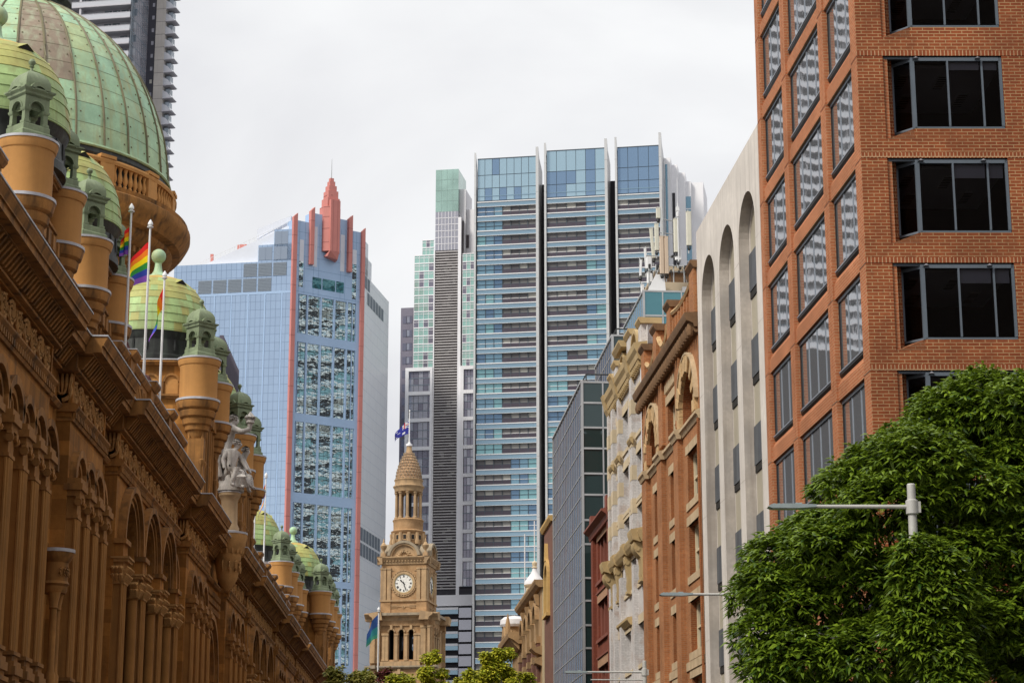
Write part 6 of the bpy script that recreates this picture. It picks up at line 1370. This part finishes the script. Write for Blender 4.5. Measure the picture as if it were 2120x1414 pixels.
# ================================================================ trees
def leafmat(name,c,c2,spec=.5,rough=.38):
    m,t,b=newmat(name); a=N(t,'ShaderNodeAttribute',attribute_name='tint'); a.attribute_type='GEOMETRY'
    col=ramp(t,a.outputs['Fac'],[(0,c),(1,c2)]); t.links.new(col,b.inputs['Base Color']); b.inputs['Roughness'].default_value=rough; b.inputs['Specular IOR Level'].default_value=spec
    tr=N(t,'ShaderNodeBsdfTranslucent'); t.links.new(mix(t,.5,col,(.25,.35,.02)),tr.inputs[0]); ms=N(t,'ShaderNodeMixShader'); ms.inputs[0].default_value=.22
    t.links.new(b.outputs[0],ms.inputs[1]); t.links.new(tr.outputs[0],ms.inputs[2]); o=[n for n in t.nodes if n.type=='OUTPUT_MATERIAL'][0]; t.links.new(ms.outputs[0],o.inputs[0]); return m
def leaves(name,parent,C,D,L,W,mat,seed,droop=.35):
    """one folded lanceolate leaf at every centre C along direction D (local metres)"""
    rg=np.random.default_rng(seed); n=len(C)
    D=D/np.linalg.norm(D,axis=1,keepdims=True); up=np.array([0,0,1.])
    side=np.cross(D,up)+rg.normal(0,.35,(n,3)); side-=D*(side*D).sum(1,keepdims=True); side/=np.linalg.norm(side,axis=1,keepdims=True); nrm=np.cross(side,D)
    l=L*rg.uniform(.7,1.25,(n,1)); w_=W*rg.uniform(.8,1.2,(n,1)); dz=np.array([0,0,-1.])
    p0=C; p1=C+D*l*.45+nrm*l*.05; p2=C+D*l+dz*l*droop
    a=C+D*l*.42+side*w_*.5-nrm*w_*.12; b_=C+D*l*.42-side*w_*.5-nrm*w_*.12
    V=np.stack([p0,a,p2,b_,p1],1).reshape(-1,3)
    idx=np.arange(n)[:,None]*5; T=np.concatenate([idx+[0,1,4],idx+[1,2,4],idx+[2,3,4],idx+[3,0,4]],1).reshape(-1,3)
    me=bpy.data.meshes.new(name); me.vertices.add(len(V)); me.vertices.foreach_set('co',V.astype(np.float32).ravel()); me.loops.add(len(T)*3); me.loops.foreach_set('vertex_index',T.astype(np.int32).ravel()); me.polygons.add(len(T)); me.polygons.foreach_set('loop_start',np.arange(0,len(T)*3,3,dtype=np.int32)); me.polygons.foreach_set('loop_total',np.full(len(T),3,dtype=np.int32)); me.update(calc_edges=True)
    at=me.attributes.new('tint','FLOAT','POINT'); at.data.foreach_set('value',np.repeat(np.clip(rg.normal(.45,.24,n),0,1),5).astype(np.float32))
    me.materials.append(mat); o=bpy.data.objects.new(name,me); COL.objects.link(o); o.parent=parent; return o
m_bark=M('dark bark',(.07,.05,.035),.3,3,.9,.6,14); m_bark2=M('pale mottled bark',(.25,.21,.16),.3,2,.9,.4,10)
def tree(name,label,x,y,zb,blobs,nros,per,L,W,mat,bark,seed,trunk_r=.22,grp=None,droop=.35,shell=.55,up=0.15,bias=.28):
    """blobs: (cx,cy,cz,rx,ry,rz) billows of foliage in local metres; rosettes sit on each billow's shell"""
    o=thing(name,label,'tree',(x,y,0),group=grp); rg=np.random.default_rng(seed); B=np.array(blobs,float); vol=(B[:,3]*B[:,5]); pr_=vol/vol.sum()
    k=rg.choice(len(B),nros,p=pr_); d=rg.normal(0,1,(nros,3)); d[:,2]=d[:,2]+bias; d/=np.linalg.norm(d,axis=1,keepdims=True)
    rr=1-(1-shell)*rg.random((nros,1))**2.2; rr*=1+.10*rg.normal(0,1,(nros,1)); c=B[k,:3]+d*B[k,3:]*rr
    out_=d*1.0+np.array([0,0,up]); C=np.repeat(c,per,0); az=rg.uniform(0,2*pi,(nros*per)); O_=np.repeat(out_,per,0)
    r_=np.stack([np.cos(az),np.sin(az),rg.uniform(-.55,.35,nros*per)],1); D=O_*.55+r_*.9+rg.normal(0,.12,(nros*per,3))
    leaves('crown',o,C+rg.normal(0,.03,C.shape)*(L/.2),D,L,W,mat,seed+1,droop)
    R=random.Random(seed); b=MB((0,0,1,0,0,1)); zc=min(B[:,2])
    b.tube([(0,0,0),(.05,.03,zb*.5),(0,0,zb),(B[:,0].mean()*.3,B[:,1].mean()*.3,(zb+B[:,2].mean())/2)],[trunk_r*1.3,trunk_r,trunk_r*.85,trunk_r*.6],10); b.build('trunk',bark,o)
    b=MB((0,0,1,0,0,1))
    for q in range(min(len(B),26)):
        p=B[q]; s=(R.uniform(-.1,.1),R.uniform(-.1,.1),zb*R.uniform(.8,1.0)); mid=tuple(s[i]*.5+p[i]*.5+(R.uniform(-.3,.3) if i<2 else -.25) for i in range(3)); b.tube([s,mid,tuple(p[:3])],[trunk_r*.4,trunk_r*.25,trunk_r*.08],6)
    b.build('limbs',bark,o); return o
m_lf=leafmat('glossy dark green leaf',(.018,.052,.005),(.23,.33,.022),.5,.36); m_ly=leafmat('yellow green plane leaf',(.24,.32,.015),(.70,.60,.05),.3,.5); m_lr=leafmat('dark red leaf',(.07,.012,.016),(.16,.03,.03),.3,.5); m_lg=leafmat('pale autumn leaf',(.22,.25,.05),(.42,.33,.07),.3,.5)
# big evergreen: crown outline follows a sloping shoulder, rising towards the right
R=random.Random(33); bl=[]
TXc,TYc=9.9,43.0; KS=43.0/40.0
out_=[(5.8,5.7),(6.1,6.6),(6.55,7.6),(7.05,8.5),(7.6,9.25),(8.1,9.7),(8.7,10.1),(9.3,10.4),(9.8,10.75),(10.3,11.05),(10.8,11.25),(11.4,11.05),(12.1,10.5),(12.8,9.6)]
def top(x): return float(np.interp(x,[p for p,_ in out_],[q for _,q in out_]))
LUMP=[(2010,835,75),(1935,862,66),(2090,850,80),(1858,930,66),(1790,990,62),(1728,1022,52),(1640,1128,52),(1578,1168,48),(1702,1118,58),(1545,1240,46),(1548,1330,52),(1600,1245,58),(1562,1402,48),(2150,910,90),(2230,990,90)]
for px,py,rp in LUMP:
    x=(px+20-939)/4258*40; z=1.7+(1776-py-(26 if px>1800 else 8))/4258*40; r=rp/4258*40
    for yy in (-1.1,.1): bl.append((x-9.2+R.uniform(-.08,.08),yy+R.uniform(-.3,.3),z,r*1.12,r*1.1,r*.92))
out_=[(x,z-.55) for x,z in out_]
C_=[]
def scatter(n,md,y0,y1,ra,rb,lim):
    for _ in range(n):
        x=R.uniform(5.9,13.2); z=R.uniform(3.7,top(x)-.55); r=R.uniform(ra,rb)
        if x-r*1.1<lim or any((x-p)**2+((z-q)*1.25)**2<md*md for p,q in C_): continue
        C_.append((x,z)); hull=sqrt(max(.05,1-((x-9.6)/4.3)**2)); bl.append((x-9.2,R.uniform(y0,y1)*hull,z,r*1.12,r*.95,r*.70))
scatter(900,1.2,-2.25,-1.7,.66,.92,5.35)
C_=[]; scatter(300,1.25,-.9,-.3,.7,.95,5.45)
for k in range(18): bl.append((R.uniform(-1.1,-.35),-3.75,6.95-k*.2,.55,.35,.36))
bl=[(a*KS,b_*1.0,1.7+(c_-1.7)*KS,d_*KS,e_,f_*KS) for a,b_,c_,d_,e_,f_ in bl]
tree('evergreen_tree','large dense glossy dark green tree filling the lower right corner',TXc,TYc,3.6,bl,25000,7,.20,.072,m_lf,m_bark,5,.24,droop=.34,shell=.78,bias=.5)
def small(name,label,x,y,zt,w_,mat,seed,n=2400,L=.26,bark=None,grp='autumn plane trees far down the street',zb=7.):
    R=random.Random(seed); bl=[]
    for k in range(26):
        f=R.random(); zz=zb+(zt-zb)*f; ww=w_*(1-.75*max(0,f-.35)); r=R.uniform(.4,.75)*(1-.35*f); bl.append((R.uniform(-ww,ww),R.uniform(-ww,ww)*.8,zz-r*.6,r,r,r*.9))
    bl.append((0,0,zt-.4,.35,.35,.4)); tree(name,label,x,y,zb*.7,bl,n,5,L,.16,mat,bark or m_bark2,seed,.18,grp,.3,.35)
small('plane_tree','tallest yellow green plane tree, directly right of the clock tower base',-1.3,134,14.7,1.5,m_ly,41,3000)
small('plane_tree','yellow green plane tree in front of the silver fin tower',2.75,136,15.0,1.7,m_ly,42,3400)
small('plane_tree','low yellow green plane tree at the foot of the louvred tower',.9,133,13.5,1.3,m_ly,43)
small('plane_tree','low plane tree beneath the old brown arcaded corner building',4.7,131,13.0,1.2,m_ly,44)
small('plane_tree','pale yellowing tree at the foot of the blue tower, beside the arcade end',-7.3,133,13.6,1.3,m_lg,45)
small('plane_tree','low yellow tree just left of the street flagpole foot',-5.6,131,13.2,1.4,m_lg,46)
small('red_leaved_tree','dark red leaved tree at the foot of the clock tower',-4.5,138,14.0,1.5,m_lr,47,2200,.2,grp=None)
small('plane_tree','low bushy yellow green tree in front of the clock tower arch',-3.2,130,12.9,1.5,m_ly,48)
